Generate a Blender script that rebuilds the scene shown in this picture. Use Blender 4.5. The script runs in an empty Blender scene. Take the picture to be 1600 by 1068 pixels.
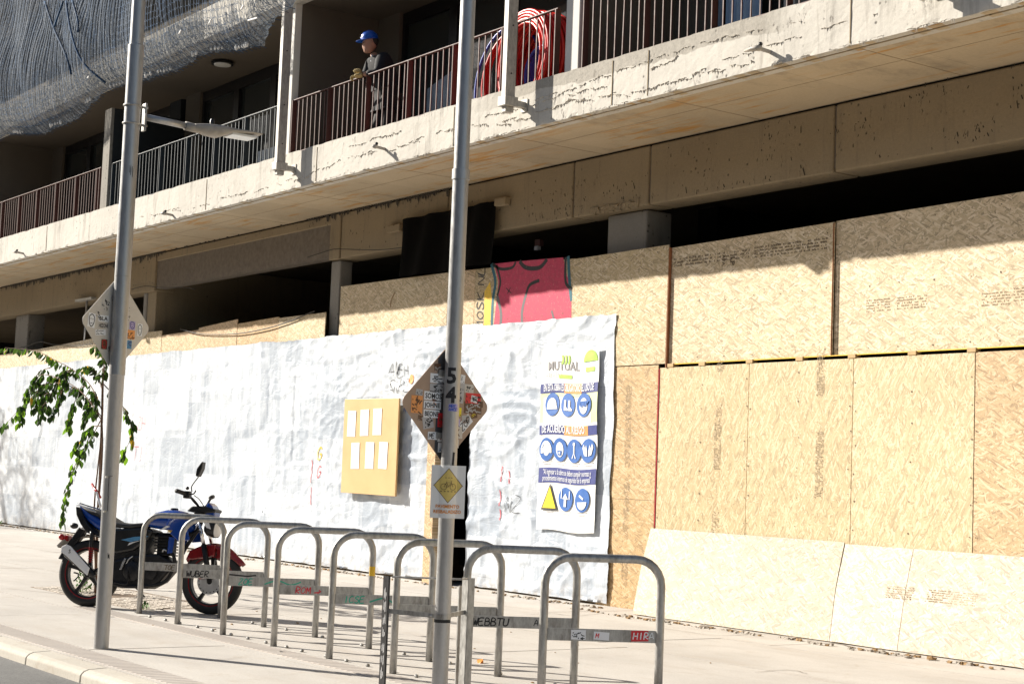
import bpy, bmesh, math, random
import numpy as np
from mathutils import Vector, Matrix, noise
random.seed(7)
C = bpy.context.scene
COL = C.collection
# ------------------------------------------------------------------ camera
FPX = 2575.0
PITCH = math.atan(214 / FPX); ROLL = .0387
TH = math.atan(1828 * math.cos(PITCH) / FPX)
CF = Vector((-math.cos(TH) * math.cos(PITCH), math.sin(TH) * math.cos(PITCH), math.sin(PITCH)))
R0 = CF.cross(Vector((0, 0, 1))).normalized(); U0 = R0.cross(CF)
CR = math.cos(ROLL) * R0 + math.sin(ROLL) * U0
CU = -math.sin(ROLL) * R0 + math.cos(ROLL) * U0
CC = Vector((0, 0, 1.28))
cam = bpy.data.objects.new('camera', bpy.data.cameras.new('camera')); COL.objects.link(cam)
m = Matrix((CR, CU, -CF)).transposed().to_4x4(); m.translation = CC
cam.matrix_world = m
cam.data.sensor_width = 36; cam.data.lens = 36 * FPX / 1600
cam.data.clip_end = 2000; cam.data.clip_start = .1
C.camera = cam
# ------------------------------------------------------------------ light
SUN_EL = math.radians(27.5); SX, SY = -.885, -.466
w = bpy.data.worlds.new('World'); C.world = w; w.use_nodes = True
nt = w.node_tree; nt.nodes.clear()
sky = nt.nodes.new('ShaderNodeTexSky'); sky.sky_type = 'NISHITA'; sky.sun_disc = False
sky.sun_elevation = SUN_EL; sky.sun_rotation = math.atan2(SX, SY)
bg = nt.nodes.new('ShaderNodeBackground'); bg.inputs[1].default_value = .05
wo = nt.nodes.new('ShaderNodeOutputWorld')
nt.links.new(sky.outputs[0], bg.inputs[0]); nt.links.new(bg.outputs[0], wo.inputs[0])
sd = bpy.data.lights.new('sun', 'SUN'); sd.energy = 5; sd.angle = math.radians(.55); sd.color = (1, .93, .82)
sun = bpy.data.objects.new('sun', sd); COL.objects.link(sun)
tosun = Vector((SX * math.cos(SUN_EL), SY * math.cos(SUN_EL), math.sin(SUN_EL)))
sun.rotation_euler = tosun.to_track_quat('Z', 'Y').to_euler()
C.view_settings.view_transform = 'Standard'; C.view_settings.look = 'None'
C.view_settings.exposure = 1.08; C.view_settings.gamma = 1

# ------------------------------------------------------------------ pixel -> place helpers (photo pixels, 1600 wide)
def ray(x, y): return CF + CR * ((x - 800) / FPX) - CU * ((y - 534) / FPX)
def W(x, y, Y): d = ray(x, y); return CC + d * ((Y - CC.y) / d.y)
def G(x, y, z=0): d = ray(x, y); return CC + d * ((z - CC.z) / d.z)
def VX(x, y, X): d = ray(x, y); return CC + d * ((X - CC.x) / d.x)

# ------------------------------------------------------------------ materials
def newmat(name):
    mt = bpy.data.materials.new(name); mt.use_nodes = True
    return mt, mt.node_tree, mt.node_tree.nodes['Principled BSDF']
def N(nt, typ, **kw):
    n = nt.nodes.new(typ)
    for k, v in kw.items():
        if k.startswith('i_'): n.inputs[int(k[2:]) if k[2:].isdigit() else k[2:].replace('_', ' ')].default_value = v
        else: setattr(n, k, v)
    return n
def ramp(nt, fac, stops, interp='LINEAR'):
    r = nt.nodes.new('ShaderNodeValToRGB'); r.color_ramp.interpolation = interp
    cr = r.color_ramp
    while len(cr.elements) < len(stops): cr.elements.new(.5)
    for e, (p, c) in zip(cr.elements, stops):
        e.position = p; e.color = (*c, 1) if len(c) == 3 else (c[0], c[0], c[0], 1)
    nt.links.new(fac, r.inputs[0]); return r.outputs[0]
def mix(nt, f, a, b, mode='MIX'):
    n = nt.nodes.new('ShaderNodeMix'); n.data_type = 'RGBA'; n.blend_type = mode
    for sock, v in ((n.inputs[0], f), (n.inputs[6], a), (n.inputs[7], b)):
        if hasattr(v, 'is_linked') or hasattr(v, 'links'): nt.links.new(v, sock)
        elif isinstance(v, (int, float)): sock.default_value = v
        else: sock.default_value = (*v, 1)
    return n.outputs[2]
def mth(nt, op, a, b=None, clamp=False):
    n = nt.nodes.new('ShaderNodeMath'); n.operation = op; n.use_clamp = clamp
    for i, v in enumerate((a, b)):
        if v is None: continue
        if isinstance(v, (int, float)): n.inputs[i].default_value = v
        else: nt.links.new(v, n.inputs[i])
    return n.outputs[0]
def noisetex(nt, vec, scale, detail=4, rough=.6, dist=0):
    n = N(nt, 'ShaderNodeTexNoise'); n.inputs['Scale'].default_value = scale; n.inputs['Detail'].default_value = detail
    n.inputs['Roughness'].default_value = rough; n.inputs['Distortion'].default_value = dist
    nt.links.new(vec, n.inputs['Vector']); return n.outputs[0]
def mapping(nt, vec, scale=(1, 1, 1), loc=(0, 0, 0), rot=(0, 0, 0)):
    n = N(nt, 'ShaderNodeMapping'); n.inputs['Scale'].default_value = scale; n.inputs['Location'].default_value = loc
    n.inputs['Rotation'].default_value = rot; nt.links.new(vec, n.inputs['Vector']); return n.outputs[0]
def pos(nt): return nt.nodes.new('ShaderNodeNewGeometry').outputs['Position']
def bump(nt, bs, h, strength=.3, dist=.01):
    b = N(nt, 'ShaderNodeBump'); b.inputs['Strength'].default_value = strength; b.inputs['Distance'].default_value = dist
    nt.links.new(h, b.inputs['Height']); nt.links.new(b.outputs[0], bs.inputs['Normal']); return b

def simple(name, col, rough=.5, metal=0, var=.12, scale=8, bmp=0, wear=None, wearamt=.5, objc=False, coat=0):
    mt, nt, bs = newmat(name)
    p = nt.nodes.new('ShaderNodeTexCoord').outputs['Object'] if objc else pos(nt)
    n = noisetex(nt, p, scale, 5, .65)
    c = ramp(nt, n, [(.25, tuple(v * (1 - var) for v in col)), (.75, tuple(min(1, v * (1 + var)) for v in col))])
    if wear:
        n2 = noisetex(nt, p, scale * 3.1, 6, .7)
        c = mix(nt, ramp(nt, n2, [(wearamt, (0,)), (wearamt + .06, (1,))]), c, wear)
    nt.links.new(c, bs.inputs['Base Color'])
    r = ramp(nt, n, [(.2, (max(0, rough - .1),)), (.8, (min(1, rough + .1),))]); nt.links.new(r, bs.inputs['Roughness'])
    bs.inputs['Metallic'].default_value = metal
    if coat: bs.inputs['Coat Weight'].default_value = coat; bs.inputs['Coat Roughness'].default_value = .05
    if bmp: bump(nt, bs, noisetex(nt, p, scale * 4, 6, .7), bmp, .004)
    return mt

def concrete(name, col, dirt=(.13, .11, .09), stains=.5, vertical=True, grain=1.0, orange=False, band=False, pits=True, board=False):
    mt, nt, bs = newmat(name); p = pos(nt)
    big = noisetex(nt, p, .9, 6, .6, .4)
    c = ramp(nt, big, [(.3, tuple(v * .82 for v in col)), (.5, col), (.72, tuple(min(1, v * 1.12) for v in col))])
    fine = noisetex(nt, p, 34, 6, .75)
    c = mix(nt, .35 * grain, c, ramp(nt, fine, [(.3, tuple(v * .72 for v in col)), (.7, tuple(min(1, v * 1.2) for v in col))]))
    sc = (7, 7, .8) if vertical else (2.2, 1.2, 3)
    st = noisetex(nt, mapping(nt, p, sc), 1.0, 5, .7)
    c = mix(nt, mth(nt, 'MULTIPLY', ramp(nt, st, [(.54, (0,)), (.72, (1,))]), stains), c, dirt)
    h = fine
    if pits:
        v = N(nt, 'ShaderNodeTexVoronoi'); v.inputs['Scale'].default_value = 9; nt.links.new(p, v.inputs['Vector'])
        msk = mth(nt, 'MULTIPLY', ramp(nt, v.outputs['Distance'], [(.06, (1,)), (.16, (0,))]), ramp(nt, noisetex(nt, p, 1.7, 3), [(.46, (0,)), (.56, (1,))]))
        c = mix(nt, mth(nt, 'MULTIPLY', msk, .75), c, (.035, .03, .025))
        h = mth(nt, 'SUBTRACT', fine, msk)
        # scars: streaky honeycombing clusters
        s2 = noisetex(nt, mapping(nt, p, (16, 16, 6)), 1.0, 6, .8)
        cl = noisetex(nt, p, 1.1, 2)
        sm = mth(nt, 'MULTIPLY', ramp(nt, s2, [(.58, (0,)), (.62, (1,))]), ramp(nt, cl, [(.50, (0,)), (.62, (1,))]))
        c = mix(nt, mth(nt, 'MULTIPLY', sm, .7), c, (.05, .042, .035))
    if board:   # faint formwork board joints
        sx = N(nt, 'ShaderNodeSeparateXYZ'); nt.links.new(p, sx.inputs[0])
        for k, (per, off) in enumerate(((1.22, .3), )):
            fr = mth(nt, 'FRACT', mth(nt, 'DIVIDE', mth(nt, 'ADD', sx.outputs[0], off), per))
            ln = ramp(nt, fr, [(0, (1,)), (.006, (0,))])
            c = mix(nt, mth(nt, 'MULTIPLY', ln, .5), c, dirt)
            ff = mth(nt, 'FLOOR', mth(nt, 'DIVIDE', mth(nt, 'ADD', sx.outputs[0], off), per))
            wn = N(nt, 'ShaderNodeTexWhiteNoise', noise_dimensions='1D'); nt.links.new(ff, wn.inputs['W'])
            c = mix(nt, .07, c, wn.outputs[0], 'OVERLAY')
    if orange:
        on = noisetex(nt, mapping(nt, p, (1.0, 9, 9), (3.1, 0, 0)), 1.0, 4, .7)
        om = mth(nt, 'MULTIPLY', ramp(nt, on, [(.53, (0,)), (.62, (1,))]), ramp(nt, noisetex(nt, p, .7, 2), [(.42, (0,)), (.58, (1,))]))
        c = mix(nt, mth(nt, 'MULTIPLY', om, .8), c, (.45, .22, .04))
    if band:    # rough weathered zone along the top of the slab edge, wandering limit
        sx = N(nt, 'ShaderNodeSeparateXYZ'); nt.links.new(p, sx.inputs[0])
        wob = noisetex(nt, mapping(nt, p, (1, 0, 0)), .55, 6, .62)
        lim = mth(nt, 'ADD', mth(nt, 'MULTIPLY', wob, .5), 4.93)
        d = mth(nt, 'SUBTRACT', sx.outputs[2], lim)
        xr = mth(nt, 'MULTIPLY', ramp(nt, mth(nt, 'MULTIPLY', mth(nt, 'ADD', sx.outputs[0], 20), .05), [(.27, (.05,)), (.315, (1,)), (.495, (1,)), (.512, (.0,))]), 1.0)
        bm = mth(nt, 'MULTIPLY', ramp(nt, d, [(0, (0,)), (.012, (1,))]), xr)
        rough = ramp(nt, noisetex(nt, p, 26, 7, .8), [(.3, (.17, .155, .13)), (.7, (.42, .385, .33))])
        c = mix(nt, mth(nt, 'MULTIPLY', bm, .72), c, rough)
        h = mth(nt, 'ADD', h, mth(nt, 'MULTIPLY', bm, .4))
    nt.links.new(c, bs.inputs['Base Color']); bs.inputs['Roughness'].default_value = .9
    bs.inputs['Specular IOR Level'].default_value = .25
    bump(nt, bs, h, .45, .006)
    return mt

def osb(name, col, horiz=True, contrast=1.0):
    mt, nt, bs = newmat(name); p = pos(nt)
    oi = nt.nodes.new('ShaderNodeObjectInfo')
    off = N(nt, 'ShaderNodeVectorMath', operation='SCALE'); off.inputs[0].default_value = (31, 17, 23); nt.links.new(oi.outputs['Random'], off.inputs['Scale'])
    ad = N(nt, 'ShaderNodeVectorMath', operation='ADD'); nt.links.new(p, ad.inputs[0]); nt.links.new(off.outputs[0], ad.inputs[1])
    # flatten Y so that grain lies in the panel
    q = mapping(nt, ad.outputs[0], (1, 0, 1), rot=(math.pi / 2, 0, 0))
    q = mapping(nt, q, (1, 1, 0))
    out = None; k = contrast
    wob = N(nt, 'ShaderNodeTexNoise'); wob.inputs['Scale'].default_value = 9; wob.inputs['Detail'].default_value = 2; nt.links.new(q, wob.inputs['Vector'])
    wq = N(nt, 'ShaderNodeVectorMath', operation='MULTIPLY_ADD'); wq.inputs[1].default_value = (.025, .025, 0); nt.links.new(wob.outputs[1], wq.inputs[0]); nt.links.new(q, wq.inputs[2])
    base_a = 0 if horiz else math.pi / 2
    for i_, an in enumerate((.15, -.75, 1.2, -.25, .7, -1.3, .05, .45, -.5)):
        mp_ = mapping(nt, wq.outputs[0], rot=(0, 0, an + base_a)); mp2 = mapping(nt, mp_, (12 + (i_ * 2.7) % 7, 58 + (i_ * 11) % 33, 0), loc=(i_ * 7.3, i_ * 3.1, 0))
        v = N(nt, 'ShaderNodeTexVoronoi', voronoi_dimensions='2D', distance='CHEBYCHEV'); v.inputs['Scale'].default_value = 1; nt.links.new(mp2, v.inputs['Vector'])
        sepc = N(nt, 'ShaderNodeSeparateColor'); nt.links.new(v.outputs['Color'], sepc.inputs[0])
        st = noisetex(nt, mapping(nt, mp_, (12, 150, 1)), 1, 2, .6)
        cell = mth(nt, 'ADD', mth(nt, 'MULTIPLY', sepc.outputs[0], .55), mth(nt, 'MULTIPLY', st, .45))
        if out is None: out = cell
        else:
            msk = mth(nt, 'GREATER_THAN', sepc.outputs[1], .66)
            mm = N(nt, 'ShaderNodeMix'); mm.data_type = 'FLOAT'; nt.links.new(msk, mm.inputs[0]); nt.links.new(out, mm.inputs[2]); nt.links.new(cell, mm.inputs[3]); out = mm.outputs[0]
    c = ramp(nt, out, [(.22, tuple(v_ * max(0, 1 - .42 * k) for v_ in col)), (.38, tuple(v_ * (1 - .13 * k) for v_ in col)), (.55, col), (.74, (min(.88, col[0] * (1 + .22 * k)), min(.84, col[1] * (1 + .30 * k)), min(.75, col[2] * (1 + .55 * k))))])
    # dark knots and resin specks
    sp = noisetex(nt, mapping(nt, q, (40, 90, 1) if horiz else (90, 40, 1)), 1, 4, .7)
    c = mix(nt, mth(nt, 'MULTIPLY', ramp(nt, sp, [(.66, (0,)), (.72, (1,))]), .55), c, (.16, .08, .03))
    big = noisetex(nt, ad.outputs[0], .8, 3)
    c = mix(nt, .35, c, ramp(nt, big, [(.3, (.40, .38, .36)), (.7, (.6, .6, .6))]), 'OVERLAY')
    tint = N(nt, 'ShaderNodeHueSaturation'); nt.links.new(c, tint.inputs['Color'])
    nt.links.new(mth(nt, 'ADD', mth(nt, 'MULTIPLY', oi.outputs['Random'], .26), .86), tint.inputs['Value'])
    nt.links.new(mth(nt, 'ADD', mth(nt, 'MULTIPLY', oi.outputs['Random'], -.25), 1.12), tint.inputs['Saturation'])
    nt.links.new(tint.outputs[0], bs.inputs['Base Color']); bs.inputs['Roughness'].default_value = .62
    bs.inputs['Specular IOR Level'].default_value = .35
    bump(nt, bs, out, .35, .004)
    return mt

M = {}
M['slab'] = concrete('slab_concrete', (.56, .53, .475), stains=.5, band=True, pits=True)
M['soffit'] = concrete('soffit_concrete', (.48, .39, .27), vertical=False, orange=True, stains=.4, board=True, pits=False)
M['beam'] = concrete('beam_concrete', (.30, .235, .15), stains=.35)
M['grey'] = concrete('grey_concrete', (.27, .25, .22), stains=.3)
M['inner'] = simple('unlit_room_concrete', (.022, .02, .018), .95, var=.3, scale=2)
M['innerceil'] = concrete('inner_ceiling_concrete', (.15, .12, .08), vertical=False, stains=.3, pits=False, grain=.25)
M['plaster'] = simple('beige_plaster', (.13, .11, .085), .9, var=.12, scale=1.4, bmp=.15, wear=(.10, .085, .07), wearamt=.62)
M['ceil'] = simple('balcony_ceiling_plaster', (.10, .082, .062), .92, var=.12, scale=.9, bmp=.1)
M['blackframe'] = simple('black_window_frame', (.008, .008, .009), .4, var=.2)
M['whiteedge'] = simple('white_painted_concrete', (.62, .60, .56), .85, var=.07, scale=5, bmp=.2, wear=(.4, .38, .34), wearamt=.68)
M['darkwall'] = simple('dark_blue_partition', (.012, .016, .02), .8, var=.3, scale=2)
M['rust'] = simple('red_brown_primer', (.085, .030, .022), .6, var=.25, scale=20, bmp=.1)
M['rail_shaded'] = simple('net_shade_rail', (.012, .024, .036), .5, var=.2, scale=20)  # rail colour carries the blue-grey shade of the net
M['galv'] = None
M['osb'] = osb('osb_pale', (.58, .455, .275))
M['osbv'] = osb('osb_pale_upright', (.62, .495, .30), horiz=False, contrast=.8)
M['osbo'] = osb('osb_orange', (.56, .39, .21), contrast=1.0)
M['osbskirt'] = osb('osb_smooth_pale', (.47, .40, .295), contrast=.8)
M['osbedge'] = simple('osb_cut_edge', (.30, .12, .05), .8, var=.25, scale=40)
M['timber'] = simple('pine_batten', (.5, .34, .16), .75, var=.2, scale=12)
M['ply'] = simple('plywood_board', (.60, .39, .17), .5, var=.07, scale=3, wear=(.66, .45, .22), wearamt=.66)
M['paper'] = simple('white_paper', (.82, .82, .80), .6, var=.03, scale=5)
M['paintblack'] = simple('black_spray_paint', (.02, .02, .022), .7, var=.3, scale=30)
M['paintred'] = simple('red_spray_paint', (.62, .03, .05), .6, var=.2, scale=30)
M['paintyellow'] = simple('yellow_spray_paint', (.8, .5, .03), .6, var=.2, scale=30)
M['paintorange'] = simple('orange_paint', (.75, .28, .05), .6, var=.2, scale=30)
M['paintteal'] = simple('teal_marker', (.03, .38, .27), .6, var=.3, scale=30)
M['paintblue'] = simple('blue_marker', (.05, .12, .5), .6, var=.2, scale=30)
M['printgrey'] = simple('grey_print_ink', (.31, .24, .15), .8, var=.35, scale=60)
M['printdark'] = simple('dark_print_ink', (.12, .085, .05), .8, var=.35, scale=60)
M['rubber'] = simple('black_rubber', (.018, .018, .018), .7, var=.3, scale=25, bmp=.2)
M['blackplastic'] = simple('black_plastic', (.012, .012, .013), .38, var=.3, scale=9)
M['blackmetal'] = simple('black_engine_metal', (.025, .025, .027), .42, metal=.6, var=.4, scale=25, bmp=.2)
M['alu'] = simple('dull_aluminium', (.52, .53, .55), .38, metal=1, var=.15, scale=20)
M['chrome'] = simple('chrome', (.7, .71, .74), .15, metal=1, var=.05)
M['bluepaint'] = simple('blue_gloss_paint', (.005, .05, .30), .25, var=.08, scale=3, coat=.8)
M['redpaint'] = simple('red_gloss_paint', (.22, .005, .008), .3, var=.08, scale=3, coat=.6)
M['whitepaint'] = simple('white_gloss_paint', (.75, .75, .76), .3, var=.04, coat=.4)
M['seat'] = simple('black_seat_vinyl', (.02, .02, .022), .5, var=.2, scale=40, bmp=.15)
M['redlens'] = simple('red_lens', (.35, .01, .01), .2, var=.05)
M['clearlens'] = simple('clear_lens', (.75, .76, .76), .12, var=.03)
M['bark'] = simple('thin_bark', (.15, .085, .05), .9, var=.4, scale=30, bmp=.5)
M['hosered'] = simple('red_corrugated_pipe', (.62, .02, .015), .35, var=.12, scale=14)
M['hoseblue'] = simple('blue_pipe', (.03, .06, .38), .35, var=.12, scale=14)
M['signback'] = simple('scuffed_sign_back', (.40, .285, .21), .55, metal=0, var=.12, scale=7, wear=(.30, .2, .13), wearamt=.6)
M['signbacklight'] = simple('pale_sign_back', (.60, .57, .52), .5, var=.08, scale=7)
M['darkpatch'] = simple('dark_sign_band', (.05, .055, .065), .6, var=.3, scale=10)
M['blackweave'] = simple('black_shade_cloth', (.004, .0035, .003), .98, var=.4, scale=30)
M['blackweave'].node_tree.nodes['Principled BSDF'].inputs['Specular IOR Level'].default_value = .05
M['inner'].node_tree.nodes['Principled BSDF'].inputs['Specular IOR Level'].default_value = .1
M['cable'] = simple('black_cable', (.02, .017, .013), .7)
M['skin'] = simple('skin', (.42, .22, .145), .6, var=.1, scale=12)
M['jacket'] = simple('dark_jacket_cloth', (.012, .013, .016), .85, var=.35, scale=14, bmp=.3)
M['trouser'] = simple('charcoal_trouser_cloth', (.018, .016, .016), .85, var=.35, scale=14, bmp=.3)
M['glove'] = simple('tan_work_glove', (.42, .32, .14), .8, var=.15, scale=30, bmp=.3)
M['helmet'] = simple('blue_helmet_plastic', (.008, .08, .42), .3, var=.05)
M['shirt'] = simple('pale_shirt', (.5, .52, .58), .8)
M['hair'] = simple('dark_hair', (.02, .014, .01), .8)
M['navy'] = simple('navy_print', (.03, .045, .22), .5, var=.1, scale=20)
M['iconblue'] = simple('blue_sign_print', (.02, .12, .42), .5, var=.1, scale=20)
M['iconwhite'] = simple('white_print', (.8, .82, .85), .5, var=.02)
M['orange'] = simple('orange_print', (.80, .33, .10), .5, var=.1, scale=12)
M['lime'] = simple('lime_print', (.42, .68, .10), .5, var=.1, scale=12)
M['palelime'] = simple('pale_lime_print', (.72, .78, .42), .5, var=.1, scale=8)
M['greytext'] = simple('grey_print', (.28, .27, .28), .5, var=.1, scale=12)
M['palegrey'] = simple('faded_grey_print', (.55, .55, .56), .5, var=.1, scale=12)
M['yellow'] = simple('yellow_print', (.85, .70, .02), .5, var=.06)
M['amber'] = simple('amber_diamond_print', (.70, .54, .16), .5, var=.1, scale=30)
M['pinkgraf'] = simple('pink_spray_paint', (.52, .045, .10), .75, var=.22, scale=18, wear=(.62, .25, .24), wearamt=.6)
M['greygraf'] = simple('grey_spray_paint', (.14, .13, .135), .75, var=.25, scale=25)
M['tealgraf'] = simple('dark_teal_spray', (.03, .13, .17), .75, var=.3, scale=25)
M['stickred'] = simple('red_sticker', (.65, .02, .03), .4, var=.08, scale=30)
M['stickpurple'] = simple('violet_sticker', (.42, .36, .62), .4)
M['stickbrown'] = simple('brown_sticker', (.13, .065, .035), .5, var=.3, scale=40)
M['stickcyan'] = simple('blue_sticker', (.08, .25, .45), .5, var=.2, scale=40)
M['stickgrey'] = simple('grey_sticker', (.45, .45, .46), .5)
M['lampglass'] = simple('lamp_cover_glass', (.72, .72, .70), .2, var=.03)
M['lampgrey'] = simple('weathered_lamp_housing', (.34, .31, .27), .55, var=.25, scale=14, bmp=.1)
M['weed'] = simple('weed_leaf', (.10, .24, .03), .6, var=.3, scale=30)
M['litter'] = simple('dry_leaf_litter', (.30, .19, .09), .9, var=.4, scale=30)
M['rock'] = simple('crumbled_concrete', (.40, .36, .31), .95, var=.3, scale=20, bmp=.5)
M['grout'] = simple('grout_ridge', (.50, .46, .40), .95, var=.2, scale=20)
M['curtain'] = simple('blue_grey_curtain', (.38, .52, .68), .8, var=.1, scale=3)

def galvanised(name, col=(.40, .395, .38), metal=.6, rough=.42, dirty=.5, k=1.35):
    mt, nt, bs = newmat(name); p = pos(nt)
    n = noisetex(nt, mapping(nt, p, (1, 1, .35)), 40, 6, .75)
    c = ramp(nt, n, [(.3, tuple(v / k ** 1.6 for v in col)), (.5, col), (.72, tuple(min(1, v * k) for v in col))])
    d = noisetex(nt, mapping(nt, p, (1, 1, .3)), 11, 5, .7)
    c = mix(nt, mth(nt, 'MULTIPLY', ramp(nt, d, [(.52, (0,)), (.66, (1,))]), dirty), c, (.12, .10, .08))
    nt.links.new(c, bs.inputs['Base Color']); bs.inputs['Metallic'].default_value = metal
    nt.links.new(ramp(nt, n, [(.2, (rough - .1,)), (.8, (rough + .18,))]), bs.inputs['Roughness'])
    bump(nt, bs, n, .12, .002)
    return mt
M['galv'] = galvanised('galvanised_steel')
M['pole'] = galvanised('painted_pole_steel', (.42, .42, .42), .6, .36, .10, 1.1)
M['postwhite'] = galvanised('pale_steel_post', (.40, .38, .345), .2, .5, .25)

def sheetmat():
    mt, nt, bs = newmat('white_plastic_sheet'); p = pos(nt)
    st = noisetex(nt, mapping(nt, p, (5.5, 1, .9)), 1, 5, .65)
    q = mapping(nt, mapping(nt, p, (1, 0, 1), rot=(math.pi / 2, 0, 0)), (1, 1, 0))
    wn = N(nt, 'ShaderNodeTexNoise'); wn.inputs['Scale'].default_value = 2.2; wn.inputs['Detail'].default_value = 3; nt.links.new(q, wn.inputs['Vector'])
    wv = N(nt, 'ShaderNodeVectorMath', operation='MULTIPLY_ADD'); wv.inputs[1].default_value = (.10, .10, 0); nt.links.new(wn.outputs[1], wv.inputs[0]); nt.links.new(q, wv.inputs[2])
    def patches(w_, h_, off):
        b_ = N(nt, 'ShaderNodeTexBrick'); b_.offset = off; b_.inputs['Scale'].default_value = 1; b_.inputs['Mortar Size'].default_value = .004; b_.inputs['Mortar Smooth'].default_value = .5
        b_.inputs['Brick Width'].default_value = w_; b_.inputs['Row Height'].default_value = h_; b_.inputs['Color1'].default_value = (0, 0, 0, 1); b_.inputs['Color2'].default_value = (1, 1, 1, 1); b_.inputs['Mortar'].default_value = (.85, .85, .85, 1)
        nt.links.new(wv.outputs[0], b_.inputs['Vector']); return b_.outputs[0]
    pv = mth(nt, 'ADD', mth(nt, 'MULTIPLY', patches(1.25, .56, .37), .6), mth(nt, 'MULTIPLY', patches(.62, .9, .6), .4))
    fac = mth(nt, 'ADD', mth(nt, 'MULTIPLY', pv, .34), mth(nt, 'MULTIPLY', st, .66))
    c = ramp(nt, fac, [(.36, (.63, .67, .72)), (.49, (.53, .575, .635)), (.62, (.37, .42, .49))])
    d = noisetex(nt, mapping(nt, p, (3, 1, 9)), 1, 6, .75)
    c = mix(nt, mth(nt, 'MULTIPLY', ramp(nt, d, [(.60, (0,)), (.72, (1,))]), .35), c, (.42, .44, .48))
    # splash dirt near the ground
    sx = N(nt, 'ShaderNodeSeparateXYZ'); nt.links.new(p, sx.inputs[0])
    g = mth(nt, 'MULTIPLY', ramp(nt, sx.outputs[2], [(0, (1,)), (.22, (0,))]), ramp(nt, noisetex(nt, p, 9, 5, .7), [(.42, (0,)), (.62, (1,))]))
    c = mix(nt, mth(nt, 'MULTIPLY', g, .6), c, (.40, .33, .26))
    nt.links.new(c, bs.inputs['Base Color']); bs.inputs['Roughness'].default_value = .38
    f = noisetex(nt, p, 16, 5, .6, 1.2)
    cr1 = mth(nt, 'ABSOLUTE', mth(nt, 'SUBTRACT', noisetex(nt, mapping(nt, p, (1.6, 1, 3.2)), 1.4, 3, .55, .6), .5))
    cr2 = mth(nt, 'ABSOLUTE', mth(nt, 'SUBTRACT', noisetex(nt, mapping(nt, p, (2, 1, 2.4)), 3.6, 3, .5, .3), .5))
    hh_ = mth(nt, 'SUBTRACT', mth(nt, 'MULTIPLY', f, .10), mth(nt, 'ADD', ramp(nt, cr1, [(0, (1,)), (.05, (.2,)), (.2, (0,))]), mth(nt, 'MULTIPLY', ramp(nt, cr2, [(0, (1,)), (.06, (.2,)), (.2, (0,))]), .5)))
    hh_ = mth(nt, 'ADD', hh_, mth(nt, 'MULTIPLY', pv, .25))
    bump(nt, bs, hh_, .14, .02)
    return mt
M['sheet'] = sheetmat()

def groundmat(name, a, b, speck, scale=1.0, joints=None, dirt=.4, bmp=.3):
    mt, nt, bs = newmat(name); p = pos(nt)
    n = noisetex(nt, mapping(nt, p, (1, 1.6, 1)), .9 * scale, 7, .62, .3)
    c = ramp(nt, n, [(.32, a), (.68, b)])
    f = noisetex(nt, p, 55 * scale, 5, .8)
    c = mix(nt, ramp(nt, f, [(.45, (0,)), (.75, (.55,))]), c, speck)
    if joints:
        d = noisetex(nt, p, 4.5, 6, .7, .5)
        c = mix(nt, mth(nt, 'MULTIPLY', ramp(nt, d, [(.56, (0,)), (.70, (1,))]), dirt), c, (.34, .28, .215))
        # old spilled stains, elongated along the street
        d2 = noisetex(nt, mapping(nt, p, (.5, 2.2, 1), (5, 1, 0)), 1.1, 5, .6)
        c = mix(nt, mth(nt, 'MULTIPLY', ramp(nt, d2, [(.55, (0,)), (.66, (1,))]), .3), c, (.36, .31, .26))
    nt.links.new(c, bs.inputs['Base Color']); bs.inputs['Roughness'].default_value = .85
    bs.inputs['Specular IOR Level'].default_value = .3
    bump(nt, bs, f, bmp, .004)
    return mt
M['pave'] = groundmat('pavement_concrete', (.415, .39, .36), (.52, .495, .46), (.31, .28, .24), joints=True)
M['kerb'] = groundmat('kerb_stone', (.42, .39, .34), (.52, .49, .43), (.3, .27, .22), joints=True, dirt=.6)
M['road'] = groundmat('asphalt', (.10, .10, .10), (.16, .16, .155), (.34, .33, .31), scale=1.4, bmp=.8)
M['tactile'] = groundmat('tactile_paving', (.41, .37, .335), (.49, .45, .41), (.36, .30, .26))
M['cobble'] = groundmat('cobble_stone', (.38, .34, .29), (.55, .50, .44), (.25, .21, .17), scale=3)
M['soil'] = simple('dry_soil', (.16, .11, .07), .95, var=.4, scale=15, bmp=.6)
M['crack'] = simple('pavement_joint', (.17, .14, .11), .95, var=.3, scale=15)

def leafmat(name, col, tcol):
    mt, nt, bs = newmat(name)
    oi = nt.nodes.new('ShaderNodeObjectInfo')
    c = ramp(nt, oi.outputs['Random'], [(0, tuple(v * .6 for v in col)), (.6, col), (1, tuple(min(1, v * 1.5) for v in col))])
    nt.links.new(c, bs.inputs['Base Color']); bs.inputs['Roughness'].default_value = .45
    tr = N(nt, 'ShaderNodeBsdfTranslucent'); tr.inputs[0].default_value = (*tcol, 1)
    ms = N(nt, 'ShaderNodeMixShader'); ms.inputs[0].default_value = .42
    nt.links.new(bs.outputs[0], ms.inputs[1]); nt.links.new(tr.outputs[0], ms.inputs[2])
    nt.links.new(ms.outputs[0], nt.nodes['Material Output'].inputs[0])
    return mt
M['leaf'] = leafmat('green_leaf', (.045, .11, .015), (.22, .42, .02))
M['leafyellow'] = leafmat('yellow_leaf', (.45, .30, .02), (.7, .42, .02))
M['leafdark'] = leafmat('dark_leaf', (.022, .048, .012), (.05, .11, .01))

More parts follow.
